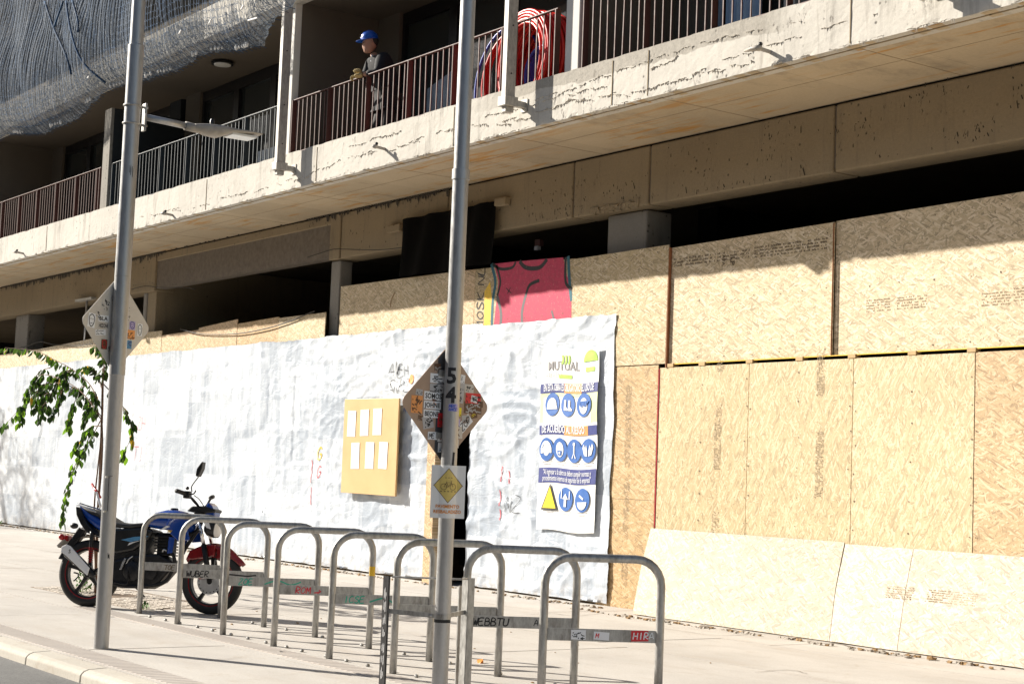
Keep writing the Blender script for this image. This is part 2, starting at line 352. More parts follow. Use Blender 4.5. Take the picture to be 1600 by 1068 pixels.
def netmat():
    mt, nt, bs = newmat('debris_net_sheet'); p = pos(nt)
    sx = N(nt, 'ShaderNodeSeparateXYZ'); nt.links.new(p, sx.inputs[0])
    n = noisetex(nt, mapping(nt, p, (1.2, 1, .12)), 3.2, 5, .7)
    wv_ = mth(nt, 'MULTIPLY', noisetex(nt, mapping(nt, p, (1, 1, .6)), 1.0, 2, .5), 5.0)
    fine = mth(nt, 'ADD', mth(nt, 'MULTIPLY', mth(nt, 'SINE', mth(nt, 'ADD', mth(nt, 'MULTIPLY', sx.outputs[0], 2 * math.pi / .066), wv_)), .25), .5)
    c = ramp(nt, n, [(.3, (.16, .185, .22)), (.5, (.32, .355, .40)), (.68, (.55, .58, .62))])
    c = mix(nt, ramp(nt, fine, [(.36, (0,)), (.66, (.62,))]), c, (.06, .085, .125))
    nt.links.new(c, bs.inputs['Base Color']); bs.inputs['Roughness'].default_value = .95; bs.inputs['Specular IOR Level'].default_value = .05
    tr = N(nt, 'ShaderNodeBsdfTranslucent'); tr.inputs[0].default_value = (.25, .29, .34, 1)
    ms = N(nt, 'ShaderNodeMixShader'); ms.inputs[0].default_value = .25
    nt.links.new(bs.outputs[0], ms.inputs[1]); nt.links.new(tr.outputs[0], ms.inputs[2])
    tp = N(nt, 'ShaderNodeBsdfTransparent')
    m2 = N(nt, 'ShaderNodeMixShader')
    hole = ramp(nt, noisetex(nt, p, 45, 3, .6), [(.42, (.65,)), (.60, (0.1,))])
    nt.links.new(hole, m2.inputs[0])
    nt.links.new(ms.outputs[0], m2.inputs[1]); nt.links.new(tp.outputs[0], m2.inputs[2])
    nt.links.new(m2.outputs[0], nt.nodes['Material Output'].inputs[0])
    return mt
M['net'] = netmat()
M['netcord'] = simple('blue_net_cord', (.012, .05, .115), .9, var=.5, scale=3)
M['whitecord'] = simple('white_net_cord', (.7, .7, .7), .6, var=.1)

def glassmat(name, tint):
    mt, nt, bs = newmat(name)
    bs.inputs['Base Color'].default_value = (*tint, 1); bs.inputs['Roughness'].default_value = .04
    bs.inputs['Specular IOR Level'].default_value = .6
    b = noisetex(nt, pos(nt), 1.3, 2)
    bump(nt, bs, b, .05, .02)
    return mt
M['glass'] = glassmat('dark_window_glass', (.035, .04, .038))
M['sunpatch'] = simple('pale_blue_sun_patch', (.30, .38, .46), .35, var=.35, scale=4, bmp=.4)  # pale colour stands for bright sun patches on the glass

# ------------------------------------------------------------------ object helpers
MWD = {}
def ident(): return Matrix.Identity(4)
def thing(name, label, cat, loc=(0, 0, 0), rotz=0, group=None, mw=None):
    o = bpy.data.objects.new(name, None); COL.objects.link(o)
    o.empty_display_size = .2
    mm = mw if mw is not None else Matrix.Translation(Vector(loc)) @ Matrix.Rotation(rotz, 4, 'Z')
    o.matrix_world = mm; MWD[o.name] = mm
    o['label'] = label; o['category'] = cat
    if group: o['group'] = group
    return o
def tag(o, label=None, cat=None, group=None, kind=None):
    if label: o['label'] = label
    if cat: o['category'] = cat
    if group: o['group'] = group
    if kind: o['kind'] = kind
    return o
STUFF = {'lettering', 'printed_stamp', 'printed_lettering', 'graffiti_lettering', 'sticker_print', 'sticker_lettering', 'scribble', 'marker_tag', 'marker_scribbles', 'scratch_marks', 'caption_lines', 'green_emblem', 'bicycle_symbol', 'paint_mark', 'graffiti_outline', 'graffiti_shading', 'graffiti_edge', 'stencilled_number', 'white_ties', 'gathered_rope', 'bolt_holes', 'hinge_pins', 'broken_ledge', 'engine_details', 'weed_leaves'}
class MB:
    def __init__(s): s.v = []; s.f = []
    def add(s, vs, fs, mat=None):
        b = len(s.v)
        for v in vs:
            v = Vector(v)
            s.v.append(mat @ v if mat is not None else v)
        s.f += [tuple(i + b for i in f) for f in fs]; return s
    def box(s, a, b, mat=None, jit=0):
        x0, y0, z0 = a; x1, y1, z1 = b
        vs = [(x0, y0, z0), (x1, y0, z0), (x1, y1, z0), (x0, y1, z0), (x0, y0, z1), (x1, y0, z1), (x1, y1, z1), (x0, y1, z1)]
        if jit: vs = [tuple(c + random.uniform(-jit, jit) for c in v) for v in vs]
        return s.add(vs, [(0, 3, 2, 1), (4, 5, 6, 7), (0, 1, 5, 4), (1, 2, 6, 5), (2, 3, 7, 6), (3, 0, 4, 7)], mat)
    def prism(s, pts, axis, a, b, mat=None):   # pts 2D, extruded along axis between a and b
        n = len(pts)
        def mk(p, t): return {'x': (t, p[0], p[1]), 'y': (p[0], t, p[1]), 'z': (p[0], p[1], t)}[axis]
        vs = [mk(p, a) for p in pts] + [mk(p, b) for p in pts]
        fs = [tuple(range(n))[::-1], tuple(range(n, 2 * n))] + [(i, (i + 1) % n, n + (i + 1) % n, n + i) for i in range(n)]
        return s.add(vs, fs, mat)
    def tube(s, pts, r, n=8, cap=True, closed=False, flat=None):
        pts = [Vector(p) for p in pts]; k = len(pts)
        rs = r if isinstance(r, (list, tuple)) else [r] * k
        rings = []; up = None
        for i, p in enumerate(pts):
            if closed: t = (pts[(i + 1) % k] - pts[i - 1])
            else: t = pts[min(i + 1, k - 1)] - pts[max(i - 1, 0)]
            t = t.normalized() if t.length > 1e-9 else Vector((0, 0, 1))
            if up is None:
                up = Vector((0, 0, 1)) if abs(t.z) < .9 else Vector((1, 0, 0))
            a = t.cross(up); a.normalize(); b = a.cross(t).normalized(); up = b
            ring = []
            for j in range(n):
                th = 2 * math.pi * j / n
                fb = flat if flat else 1
                ring.append(p + a * math.cos(th) * rs[i] + b * math.sin(th) * rs[i] * fb)
            rings.append(ring)
        b0 = len(s.v)
        for ring in rings: s.v += ring
        m_ = k if closed else k - 1
        for i in range(m_):
            i2 = (i + 1) % k
            for j in range(n):
                s.f.append((b0 + i * n + j, b0 + i * n + (j + 1) % n, b0 + i2 * n + (j + 1) % n, b0 + i2 * n + j))
        if cap and not closed:
            s.f.append(tuple(b0 + j for j in range(n))[::-1]); s.f.append(tuple(b0 + (k - 1) * n + j for j in range(n)))
        return s
    def lathe(s, prof, n=24, mat=None):   # prof [(r,z)] about z
        vs = []; fs = []
        for r, z in prof:
            for j in range(n):
                a = 2 * math.pi * j / n; vs.append((r * math.cos(a), r * math.sin(a), z))
        for i in range(len(prof) - 1):
            for j in range(n): fs.append((i * n + j, i * n + (j + 1) % n, (i + 1) * n + (j + 1) % n, (i + 1) * n + j))
        fs.append(tuple(range(n))[::-1]); fs.append(tuple((len(prof) - 1) * n + j for j in range(n)))
        return s.add(vs, fs, mat)
    def loft(s, secs, n=20, p=2.4, mat=None):  # secs (x, zc, hh, hw[, yc]) superellipse rings along x
        vs = []; fs = []
        for sec in secs:
            x, zc, hh, hw = sec[:4]; yc = sec[4] if len(sec) > 4 else 0
            for j in range(n):
                a = 2 * math.pi * j / n; c, d = math.cos(a), math.sin(a)
                vs.append((x, yc + hw * math.copysign(abs(c) ** (2 / p), c), zc + hh * math.copysign(abs(d) ** (2 / p), d)))
        for i in range(len(secs) - 1):
            for j in range(n): fs.append((i * n + j, i * n + (j + 1) % n, (i + 1) * n + (j + 1) % n, (i + 1) * n + j))
        fs.append(tuple(range(n))[::-1]); fs.append(tuple((len(secs) - 1) * n + j for j in range(n)))
        return s.add(vs, fs, mat)
    def ball(s, c, r, n=10, sc=(1, 1, 1), mat=None):
        vs = []; fs = []
        for i in range(n + 1):
            ph = math.pi * i / n
            for j in range(n * 2):
                a = math.pi * j / n
                vs.append((c[0] + r * sc[0] * math.sin(ph) * math.cos(a), c[1] + r * sc[1] * math.sin(ph) * math.sin(a), c[2] + r * sc[2] * math.cos(ph)))
        k = 2 * n
        for i in range(n):
            for j in range(k): fs.append((i * k + j, (i + 1) * k + j, (i + 1) * k + (j + 1) % k, i * k + (j + 1) % k))
        return s.add(vs, fs, mat)
    def mesh(s, name, mat, inv=None, smooth=False):
        me = bpy.data.meshes.new(name)
        vs = [inv @ v for v in s.v] if inv is not None else s.v
        me.from_pydata([tuple(v) for v in vs], [], s.f)
        if mat: me.materials.append(mat)
        if smooth:
            me.shade_smooth()
        me.update(); return me
    def build(s, name, mat, parent=None, world=True, smooth=False, bevel=0, autos=None, fixn=True):
        root = parent
        while root is not None and root.parent is not None: root = root.parent
        inv = None
        if root is not None and world and root.name in MWD: inv = MWD[root.name].inverted()
        me = s.mesh(name, mat, inv)
        if fixn:
            bm = bmesh.new(); bm.from_mesh(me); bmesh.ops.recalc_face_normals(bm, faces=bm.faces); bm.to_mesh(me); bm.free()
        if smooth: me.shade_smooth()
        o = bpy.data.objects.new(name, me); COL.objects.link(o)
        if parent is not None: o.parent = parent
        if name in STUFF and len(s.f) > 1: o['kind'] = 'stuff'
        if bevel:
            b = o.modifiers.new('bevel', 'BEVEL'); b.width = bevel; b.segments = 2; b.limit_method = 'ANGLE'
        if autos:
            me.shade_smooth(); me.set_sharp_from_angle(angle=math.radians(autos))
        return o
def clone(o, parent=None, loc=None, mw=None, label=None, rec=True):
    c = o.copy(); COL.objects.link(c); c.parent = parent
    if mw is not None: c.matrix_world = mw; MWD[c.name] = mw
    elif loc is not None: c.location = loc
    if label: c['label'] = label
    if rec:
        for ch in o.children: clone(ch, c)
    return c
def struct(o): o['kind'] = 'structure'; return o
def arc(c, r, a0, a1, n):  # 2D
    return [(c[0] + r * math.cos(math.radians(a0 + (a1 - a0) * i / n)), c[1] + r * math.sin(math.radians(a0 + (a1 - a0) * i / n))) for i in range(n + 1)]

# flat drawing: S(u,v,h)->world
def planar(o, u, v, nrm):
    o, u, v, nrm = map(Vector, (o, u, v, nrm))
    return lambda a, b, h=0: o + u * a + v * b + nrm * h
WALLN = (0, -1, 0)
def wallS(X, Z, Y): return planar((X, Y, Z), (1, 0, 0), (0, 0, 1), (0, -1, 0))
def dpoly(mb, S, pts, h=.002):
    b = len(mb.v); mb.v += [S(a, c, h) for a, c in pts]; mb.f.append(tuple(range(b, b + len(pts))))
def drect(mb, S, x0, y0, x1, y1, h=.002, nx=1, ny=1):
    for i in range(nx):
        for j in range(ny):
            a0 = x0 + (x1 - x0) * i / nx; a1 = x0 + (x1 - x0) * (i + 1) / nx; b0 = y0 + (y1 - y0) * j / ny; b1 = y0 + (y1 - y0) * (j + 1) / ny
            dpoly(mb, S, [(a0, b0), (a1, b0), (a1, b1), (a0, b1)], h)
def dstroke(mb, S, pts, wd, h=.002, taper=False):
    n = len(pts)
    if n < 2: return
    L = []
    for i in range(n):
        x0, y0 = pts[max(i - 1, 0)]; x1, y1 = pts[min(i + 1, n - 1)]
        dx, dy = x1 - x0, y1 - y0; l = math.hypot(dx, dy) or 1
        ww = wd / 2 * (1 - .6 * abs(2 * i / (n - 1) - 1) if taper else 1)
        L.append(((pts[i][0] - dy / l * ww, pts[i][1] + dx / l * ww), (pts[i][0] + dy / l * ww, pts[i][1] - dx / l * ww)))
    for i in range(n - 1): dpoly(mb, S, [L[i][0], L[i][1], L[i + 1][1], L[i + 1][0]], h)
def dcirc(mb, S, cx, cy, r, h=.002, n=20, ry=None): dpoly(mb, S, [(cx + r * math.cos(2 * math.pi * i / n), cy + (ry or r) * math.sin(2 * math.pi * i / n)) for i in range(n)], h)
def dring(mb, S, cx, cy, r, wd, h=.002, n=20, a0=0, a1=360):
    dstroke(mb, S, arc((cx, cy), r, a0, a1, n), wd, h)
def smoothline(pts, k=5):
    out = []
    n = len(pts)
    for i in range(n - 1):
        p0 = pts[max(i - 1, 0)]; p1 = pts[i]; p2 = pts[i + 1]; p3 = pts[min(i + 2, n - 1)]
        for j in range(k):
            t = j / k
            out.append(tuple(.5 * (2 * p1[d] + (p2[d] - p0[d]) * t + (2 * p0[d] - 5 * p1[d] + 4 * p2[d] - p3[d]) * t * t + (3 * p1[d] - p0[d] - 3 * p2[d] + p3[d]) * t ** 3) for d in range(len(p1))))
    out.append(tuple(pts[-1])); return out
def dtext(mb, S, txt, x, y, size, h=.003, align='LEFT', sx=1, bold=0, sub=0):
    cu = bpy.data.curves.new('txt', 'FONT'); cu.body = txt; cu.size = size; cu.align_x = align; cu.fill_mode = 'FRONT'; cu.resolution_u = 2; cu.offset = bold
    ob = bpy.data.objects.new('txt', cu)
    me = bpy.data.meshes.new_from_object(ob)
    if sub:
        bm = bmesh.new(); bm.from_mesh(me); bmesh.ops.triangulate(bm, faces=bm.faces); bmesh.ops.subdivide_edges(bm, edges=bm.edges, cuts=sub, use_grid_fill=True); bm.to_mesh(me); bm.free()
    b = len(mb.v)
    mb.v += [S(x + v.co.x * sx, y + v.co.y, h) for v in me.vertices]
    mb.f += [tuple(i + b for i in p.vertices) for p in me.polygons]
    bpy.data.objects.remove(ob); bpy.data.meshes.remove(me); bpy.data.curves.remove(cu)
# handwriting strokes on a 4x6 grid
HW = {'A': [[(0, 0), (2, 6), (4, 0)], [(.8, 2), (3.4, 2.2)]], 'B': [[(0, 0), (.3, 6), (3, 5.4), (2.6, 3.6), (.5, 3.2), (3.6, 2.6), (3.4, .4), (0, 0)]], 'E': [[(3.6, 6), (.2, 5.6), (0, 0), (3.8, .3)], [(0, 3), (3, 3.2)]],
      'G': [[(3.6, 5), (2, 6), (.2, 4), (.2, 1.5), (1.8, 0), (3.6, 1), (3.5, 2.8), (2, 2.8)]], 'I': [[(2, 0), (2.1, 6)]], 'K': [[(0, 0), (.2, 6)], [(3.6, 6), (.4, 2.8), (3.8, 0)]],
      'L': [[(.4, 6), (0, .2), (3.6, 0)]], 'M': [[(0, 0), (.5, 6), (2, 2), (3.6, 6), (4, 0)]], 'N': [[(0, 0), (.3, 6), (3.5, 0), (3.9, 6)]], 'O': [[(2, 6), (.2, 4), (.3, 1.4), (2, 0), (3.8, 1.6), (3.7, 4.4), (2, 6)]],
      'R': [[(0, 0), (.3, 6), (3.4, 5.4), (3, 3.4), (.4, 2.8), (3.8, 0)]], 'S': [[(3.6, 5.2), (1.8, 6), (.3, 4.6), (3.5, 1.8), (2, 0), (.1, .8)]], 'T': [[(2, 0), (2.1, 6)], [(-.3, 5.9), (4.2, 6.1)]],
      'U': [[(0, 6), (.2, 1.2), (2, 0), (3.8, 1.4), (4, 6)]], 'W': [[(0, 6), (1, 0), (2, 4), (3, 0), (4.2, 6)]], 'Z': [[(.2, 6), (3.8, 5.8), (0, .2), (4, 0)]], 'H': [[(0, 0), (.2, 6)], [(3.8, 0), (3.9, 6)], [(0, 3), (3.8, 3)]],
      'C': [[(3.6, 5), (2, 6), (.2, 4), (.3, 1.2), (2, 0), (3.8, .9)]], 'J': [[(2.6, 6), (2.8, 1), (1.4, 0), (0, 1.2)]], '>': [[(0, 1), (6, 2), (4, 3.5)], [(6, 2), (3.5, .2)]], 'P': [[(0, 0), (.3, 6), (3.4, 5.2), (3, 3), (.3, 2.6)]], 'D': [[(0, 0), (.2, 6), (3.4, 4.6), (3.4, 1.4), (0, 0)]], 'V': [[(0, 6), (1.8, 0), (3.8, 6)]]}
def dhand(mb, S, txt, x, y, size, wd, h=.003, slant=.15, vertical=False, wob=.25):
    k = size / 6; cx = x; cy = y
    for ch in txt:
        if ch == ' ': cx += 3 * k; continue
        for st in HW.get(ch, []):
            q = [(a + random.uniform(-wob, wob), b + random.uniform(-wob, wob)) for a, b in st]
            q = smoothline(q, 4)
            P = [(cx + (a + slant * b) * k, cy + b * k) for a, b in q]
            if vertical: P = [(x - (py_ - y), y + (px_ - x)) for px_, py_ in P]
            dstroke(mb, S, P, wd * random.uniform(.8, 1.15), h)
        cx += 5 * k
def scribble(mb, S, x0, y0, x1, y1, n, wd, h=.003, seed=0):
    r = random.Random(seed)
    pts = [(x0 + (x1 - x0) * (i / (n - 1)) + r.uniform(-.1, .1) * (x1 - x0), (y0 if i % 2 else y1) + r.uniform(-.3, .3) * (y1 - y0)) for i in range(n)]
    dstroke(mb, S, smoothline(pts, 4), wd, h)

# ================================================================== GROUND
def plane(name, mat, x0, y0, x1, y1, z, nx=1, ny=1, amp=0):
    mb = MB(); vs = []; fs = []
    for j in range(ny + 1):
        for i in range(nx + 1):
            x = x0 + (x1 - x0) * i / nx; y = y0 + (y1 - y0) * j / ny
            vs.append((x, y, z + (noise.noise((x * .5, y * .5, 0)) * amp if amp else 0)))
    for j in range(ny):
        for i in range(nx): fs.append((j * (nx + 1) + i, j * (nx + 1) + i + 1, (j + 1) * (nx + 1) + i + 1, (j + 1) * (nx + 1) + i))
    mb.add(vs, fs); return struct(mb.build(name, mat, fixn=False))
KY = 3.95
plane('road', M['road'], -400, -60, 400, KY - .03, -.085)
plane('ground', M['soil'], -600, -600, 600, 600, -.4)
# pavement in cast bays, each bay its own slab with a recessed joint
pave = plane('pavement', M['crack'], -400, KY + .02, 400, 19, -.012)
ybays = [KY + .12, 4.33, 5.36, 6.95, 8.4, 9.75, 11.6]
def bay(x0, x1, y0, y1):
    g = .006
    mb = MB().box((x0 + g, y0 + g, -.1), (x1 - g, y1 - g, random.uniform(-.0015, .0015)))
    o = mb.build('paving_slab', M['pave'], pave); return o
for j in range(len(ybays) - 1):
    x = -48 + random.uniform(0, 1)
    while x < 4:
        L = 3.1 if j != 1 else 2.3
        if j in (1,) : L = 2.6
        bay(x, x + L, ybays[j], ybays[j + 1]); x += L
for (a, b) in ((-400, -48), (7, 400)):
    MBp = MB().box((a, ybays[0], -.1), (b, 11.6, 0)).build('paving_slab', M['pave'], pave)
# cracks
def crack(pts, w_, name='pavement_crack'):
    P = smoothline([tuple(G(*p)) for p in pts], 6); mb = MB(); rr = random.Random(len(pts))
    P = [(a + rr.uniform(-.012, .012), b + rr.uniform(-.012, .012)) for a, b, c_ in P]
    dstroke(mb, planar((0, 0, 0), (1, 0, 0), (0, 1, 0), (0, 0, 1)), P, w_, .0035, taper=True)
    o = mb.build(name, M['crack'], pave); o['kind'] = 'stuff'
crack([(0, 918), (60, 924), (120, 930), (200, 929), (330, 932)], .014); crack([(1030, 980), (1120, 992), (1200, 990), (1290, 1004)], .012)
crack([(830, 960), (860, 958), (900, 962), (940, 957)], .012); crack([(1180, 1050), (1230, 1046), (1262, 1052)], .014); crack([(1300, 1003), (1340, 1012), (1390, 1022), (1410, 1024)], .03)
crack([(240, 1025), (330, 1030), (380, 1026)], .008); crack([(440, 905), (480, 916), (560, 921), (620, 930)], .01)
# kerb stones
kerbroot = plane('kerb', M['crack'], -400, KY - .11, 400, KY + .12, -.14)
x = -46.
while x < 8:
    pr = [(KY - .075, -.2), (KY - .065, -.035), (KY - .045, -.015), (KY - .015, -.004), (KY + .11, .003), (KY + .11, -.2)]
    mb = MB().prism(pr, 'x', x + .006, x + 1.0 - .006)
    mb.build('kerb_stone', M['kerb'], kerbroot, bevel=.008); x += 1.0
# tactile bars
def tactile(name, xa, xb, y0, y1, step, wd, hgt, skew=0):
    mb = MB(); x = xa
    while x < xb:
        if y1 - y0 > .1:
            mb.add([(x - wd / 2, y0, 0), (x + wd / 2, y0, 0), (x + wd / 2, y1, 0), (x - wd / 2, y1, 0), (x - wd / 4, y0 + .01, hgt), (x + wd / 4, y0 + .01, hgt), (x + wd / 4, y1 - .01, hgt), (x - wd / 4, y1 - .01, hgt)],
                   [(4, 5, 6, 7), (0, 1, 5, 4), (1, 2, 6, 5), (2, 3, 7, 6), (3, 0, 4, 7)])
        x += step
    mb.v = [v + Vector((0, 0, .003)) for v in mb.v]
    o = mb.build(name, M['tactile']); o['kind'] = 'stuff'; tag(o, None); return o
b1 = MB().box((-46, 4.10, -.05), (6, 4.31, .003)).build('tactile_paving', M['tactile']); struct(b1)
b2 = MB().box((-14.3, 5.44, -.05), (6, 5.64, .003)).build('tactile_paving', M['tactile']); struct(b2)
t1 = tactile('tactile_ridges', -30, -5, 4.10, 4.31, .075, .05, .0032); t1.parent = b1
t2 = tactile('tactile_ridges', -14.3, -5, 5.44, 5.64, .075, .05, .0032); t2.parent = b2
# cobbled tree pit
pit = struct(MB().box((-16.6, 5.86, -.05), (-13.9, 6.75, .002)).build('tree_pit', M['soil']))
mb = MB()
yy = 5.87
while yy < 6.68:
    xx = -16.58 + random.uniform(0, .05)
    while xx < -13.98:
        if not ((xx + 15.45) ** 2 + (yy - 6.2) ** 2 < .06):
            h = .007 + random.uniform(-.003, .003)
            mb.add([(xx + .006, yy + .006, 0), (xx + .085, yy + .006, 0), (xx + .085, yy + .085, 0), (xx + .006, yy + .085, 0), (xx + .010, yy + .010, h), (xx + .082, yy + .010, h), (xx + .082, yy + .082, h), (xx + .010, yy + .082, h)],
                   [(4, 5, 6, 7), (0, 1, 5, 4), (1, 2, 6, 5), (2, 3, 7, 6), (3, 0, 4, 7)])
        xx += .092
    yy += .092
o = mb.build('cobbles', M['cobble'], pit); o['kind'] = 'stuff'
# rubble and leaf litter along the foot of the hoarding
mb = MB(); ml = MB()
for i in range(900):
    X = random.uniform(-36, -8); wl = 10.72 if X < -13.3 else 10.36
    Y = wl - abs(random.gauss(0, .07)) - .01; s = random.uniform(.004, .02) * (1.4 if random.random() < .05 else 1)
    if 0 and X > -12.8: continue
    (mb if random.random() < .6 else ml).box((X - s, Y - s * .8, -.001), (X + s, Y + s * .8, s * .9), jit=s * .35)
for i in range(26):
    X = random.uniform(-14, -7); Y = random.uniform(5.2, 9); s = random.uniform(.003, .009)
    ml.box((X - s, Y - s, 0), (X + s, Y + s, s), jit=s * .3)
o = mb.build('rubble', M['rock']); o['kind'] = 'stuff'; tag(o, 'crumbled concrete bits along the foot of the hoarding', 'rubble')
o = ml.build('leaf_litter', M['litter']); o['kind'] = 'stuff'; tag(o, 'dry leaf litter and grit scattered over the pavement', 'litter')

# ================================================================== BUILDING
WY = 11.0; SYE = 9.65; Z0 = 4.85; Z1 = 5.33; CEIL = 7.37
bld = thing('concrete_building', 'unfinished concrete building with open ground floor and a long balcony slab above', 'building', (-20, 11, 0))
XL, XR = -48, 2
# balcony slab edge: upstand beam with gridded slightly uneven face
mb = MB()
nx, nz = 900, 12
vs = []
for j in range(nz + 1):
    for i in range(nx + 1):
        X = XL + (XR - XL) * i / nx; Z = Z0 + (Z1 - Z0) * j / nz
        lim = .5
        dy = noise.noise((X * 2, 0, Z * 2)) * .003 + noise.noise((X * 14, 3, Z * 14)) * .0025
        zz = Z
        if j == 0: zz += max(0, noise.noise((X * 6, 1, 1))) * .02; dy += max(0, noise.noise((X * 6, 1, 1))) * .015
        if j == nz: zz -= max(0, noise.noise((X * 4, 5, 1))) * .03
        vs.append((X, SYE + dy, zz))
fs = [(j * (nx + 1) + i, j * (nx + 1) + i + 1, (j + 1) * (nx + 1) + i + 1, (j + 1) * (nx + 1) + i) for j in range(nz) for i in range(nx)]
b = len(vs)
for i in range(nx + 1):
    v = vs[nz * (nx + 1) + i]; vs.append((v[0], SYE + .2, v[2]))
fs += [(nz * (nx + 1) + i, nz * (nx + 1) + i + 1, b + i + 1, b + i) for i in range(nx)]
b2_ = len(vs)
for i in range(nx + 1):
    v = vs[i]; vs.append((v[0], SYE + .2, Z0))
fs += [(b2_ + i, b2_ + i + 1, i + 1, i) for i in range(nx)]
mb.add(vs, fs); slab = mb.build('slab_edge', M['slab'], bld, fixn=False)
MB().box((XL, SYE + .2, Z0 + .1), (XR, SYE + .23, Z1 - .03)).build('upstand', M['plaster'], bld)
MB().box((XL, SYE + .02, Z0 + .001), (XR, 18, Z0 + .13)).build('balcony_floor', M['soffit'], bld)
# drip groove under the slab edge
mb = MB()
MB().box((XL, SYE + .085, Z0 - .006), (XR, SYE + .1, Z0 + .01)).build('drip_strip', M['beam'], bld)
# grout drips and broken ridges on the slab edge
mb = MB()
def ridge(xa, xb, zf, cover, p_, h_, amp):
    X = xa
    while X < xb:
        L = random.uniform(.04, .3)
        if random.random() < cover:
            x = X; dz = random.uniform(-.008, .008); pts = []
            while x < min(X + L, xb):
                dz += random.uniform(-.009, .009); dz = max(-amp, min(amp, dz))
                drip = random.uniform(.01, h_) if random.random() < .3 else random.uniform(.001, .005)
                pts.append((x, zf(x) + dz, random.uniform(.3, 1) * p_ * .62, drip)); x += random.uniform(.006, .02)
            b_ = len(mb.v)
            for (x, z, p, dr_) in pts: mb.v += [Vector((x, SYE + .004, z + .004)), Vector((x, SYE - p, z)), Vector((x, SYE + .004, z - dr_))]
            for i in range(len(pts) - 1):
                q_ = b_ + i * 3; mb.f += [(q_, q_ + 3, q_ + 4, q_ + 1), (q_ + 1, q_ + 4, q_ + 5, q_ + 2)]
            for _k in range(int(L * 22) if pts else 0):     # a drip hanging off the ridge
                x, z, p, _ = random.choice(pts); l_ = random.uniform(.015, .05)
                mb.add([(x - .006, SYE + .002, z), (x + .006, SYE + .002, z), (x + .003, SYE + .002, z - l_), (x, SYE - p, z)], [(0, 3, 2), (3, 1, 2), (0, 1, 3)])
        X += L + random.uniform(.0, .08)
zl = lambda X: 5.0 + .05 * math.sin(X * .7) + .035 * noise.noise((X * .9, 0, 0)) * 2
zu = lambda X: 5.17 + .05 * math.sin(X * 1.1 + 1) + .05 * noise.noise((X * .8, 4, 0)) * 2
for _ in range(2):
    ridge(-24, -20, zl, .35, .014, .03, .03); ridge(-20.5, -14.5, zl, .5, .014, .03, .03); ridge(-14.5, -10.2, zl, .8, .018, .04, .035)
ridge(-13.4, -9.6, zu, .95, .016, .02, .015); ridge(-17.2, -16, lambda X: 5.2, .9, .018, .04, .02); ridge(-10.6, -8.8, lambda X: 5.03 + .03 * (X + 10), .8, .015, .02, .012)
ridge(-11.6, -11.2, lambda X: 5.14, 1, .022, .03, .03); ridge(-14.3, -12.2, lambda X: 5.09, .8, .016, .04, .03)
ridge(-34, -5, lambda X: Z0 + .012, .5, .008, .012, .006)
mb.build('grout_ridges', M['grout'], bld)['kind'] = 'stuff'
# fine vertical joints in the slab edge
for X in (-11.62, -14.9, -18.0, -21.2, -24.4, -27.6, -12.15, -9.1):
    MB().box((X, SYE - .006, Z0 + .02), (X + .008, SYE + .01, Z1 - .03)).build('joint_line', M['beam'], bld)

# beam segments
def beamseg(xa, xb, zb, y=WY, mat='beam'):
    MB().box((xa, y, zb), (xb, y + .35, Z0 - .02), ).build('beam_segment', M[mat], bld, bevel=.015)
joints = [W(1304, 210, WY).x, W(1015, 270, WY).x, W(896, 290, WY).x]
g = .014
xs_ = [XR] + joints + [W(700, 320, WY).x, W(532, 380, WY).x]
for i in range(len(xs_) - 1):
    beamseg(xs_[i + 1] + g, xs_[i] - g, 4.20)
# recess behind joints
MB().box((XL, WY + .02, 4.24), (XR, WY + .2, Z0 - .03)).build('beam_core', M['crack'], bld)
# dark gap between beam and soffit
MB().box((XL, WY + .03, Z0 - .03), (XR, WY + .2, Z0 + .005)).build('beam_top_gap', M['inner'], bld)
# left bays
xa = -25.99; xb = W(515, 400, WY).x
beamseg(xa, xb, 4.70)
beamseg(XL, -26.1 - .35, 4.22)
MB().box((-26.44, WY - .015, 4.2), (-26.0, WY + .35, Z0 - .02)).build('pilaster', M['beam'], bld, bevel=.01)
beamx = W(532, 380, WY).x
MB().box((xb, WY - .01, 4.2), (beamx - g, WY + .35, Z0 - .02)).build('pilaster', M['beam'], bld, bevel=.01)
# interior: deep unlit rooms
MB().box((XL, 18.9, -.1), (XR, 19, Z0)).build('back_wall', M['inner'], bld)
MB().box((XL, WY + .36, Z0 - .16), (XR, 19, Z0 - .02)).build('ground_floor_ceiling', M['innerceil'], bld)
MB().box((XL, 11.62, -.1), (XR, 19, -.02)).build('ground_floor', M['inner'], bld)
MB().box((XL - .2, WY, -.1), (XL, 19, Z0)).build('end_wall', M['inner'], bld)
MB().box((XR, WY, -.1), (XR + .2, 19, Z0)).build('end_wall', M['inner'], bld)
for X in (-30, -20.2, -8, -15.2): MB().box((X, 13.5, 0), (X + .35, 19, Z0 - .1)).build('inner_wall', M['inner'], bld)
# perpendicular wall in the left bay, columns
MB().box((-26.4, WY + .05, 0), (-26.05, 14.6, 4.68)).build('cross_wall', M['beam'], bld, bevel=.012)
def column(xa, xb, y0, y1, z1, mat='grey'):
    MB().box((xa, y0, 0), (xb, y1, z1)).build('column', M[mat], bld, bevel=.018)
column(W(950, 340, 11.15).x, W(1011, 340, 11.15).x, 11.15, 11.5, 4.19)
column(W(515, 470, 11.05).x, W(529, 470, 11.05).x, 11.05, 11.25, 4.19)
column(W(228, 480, 11.05).x - .08, -26.41, 11.03, 11.3, 4.2)
column(W(25, 500, 11.15).x, W(44, 500, 11.15).x, 11.15, 11.5, 4.22)
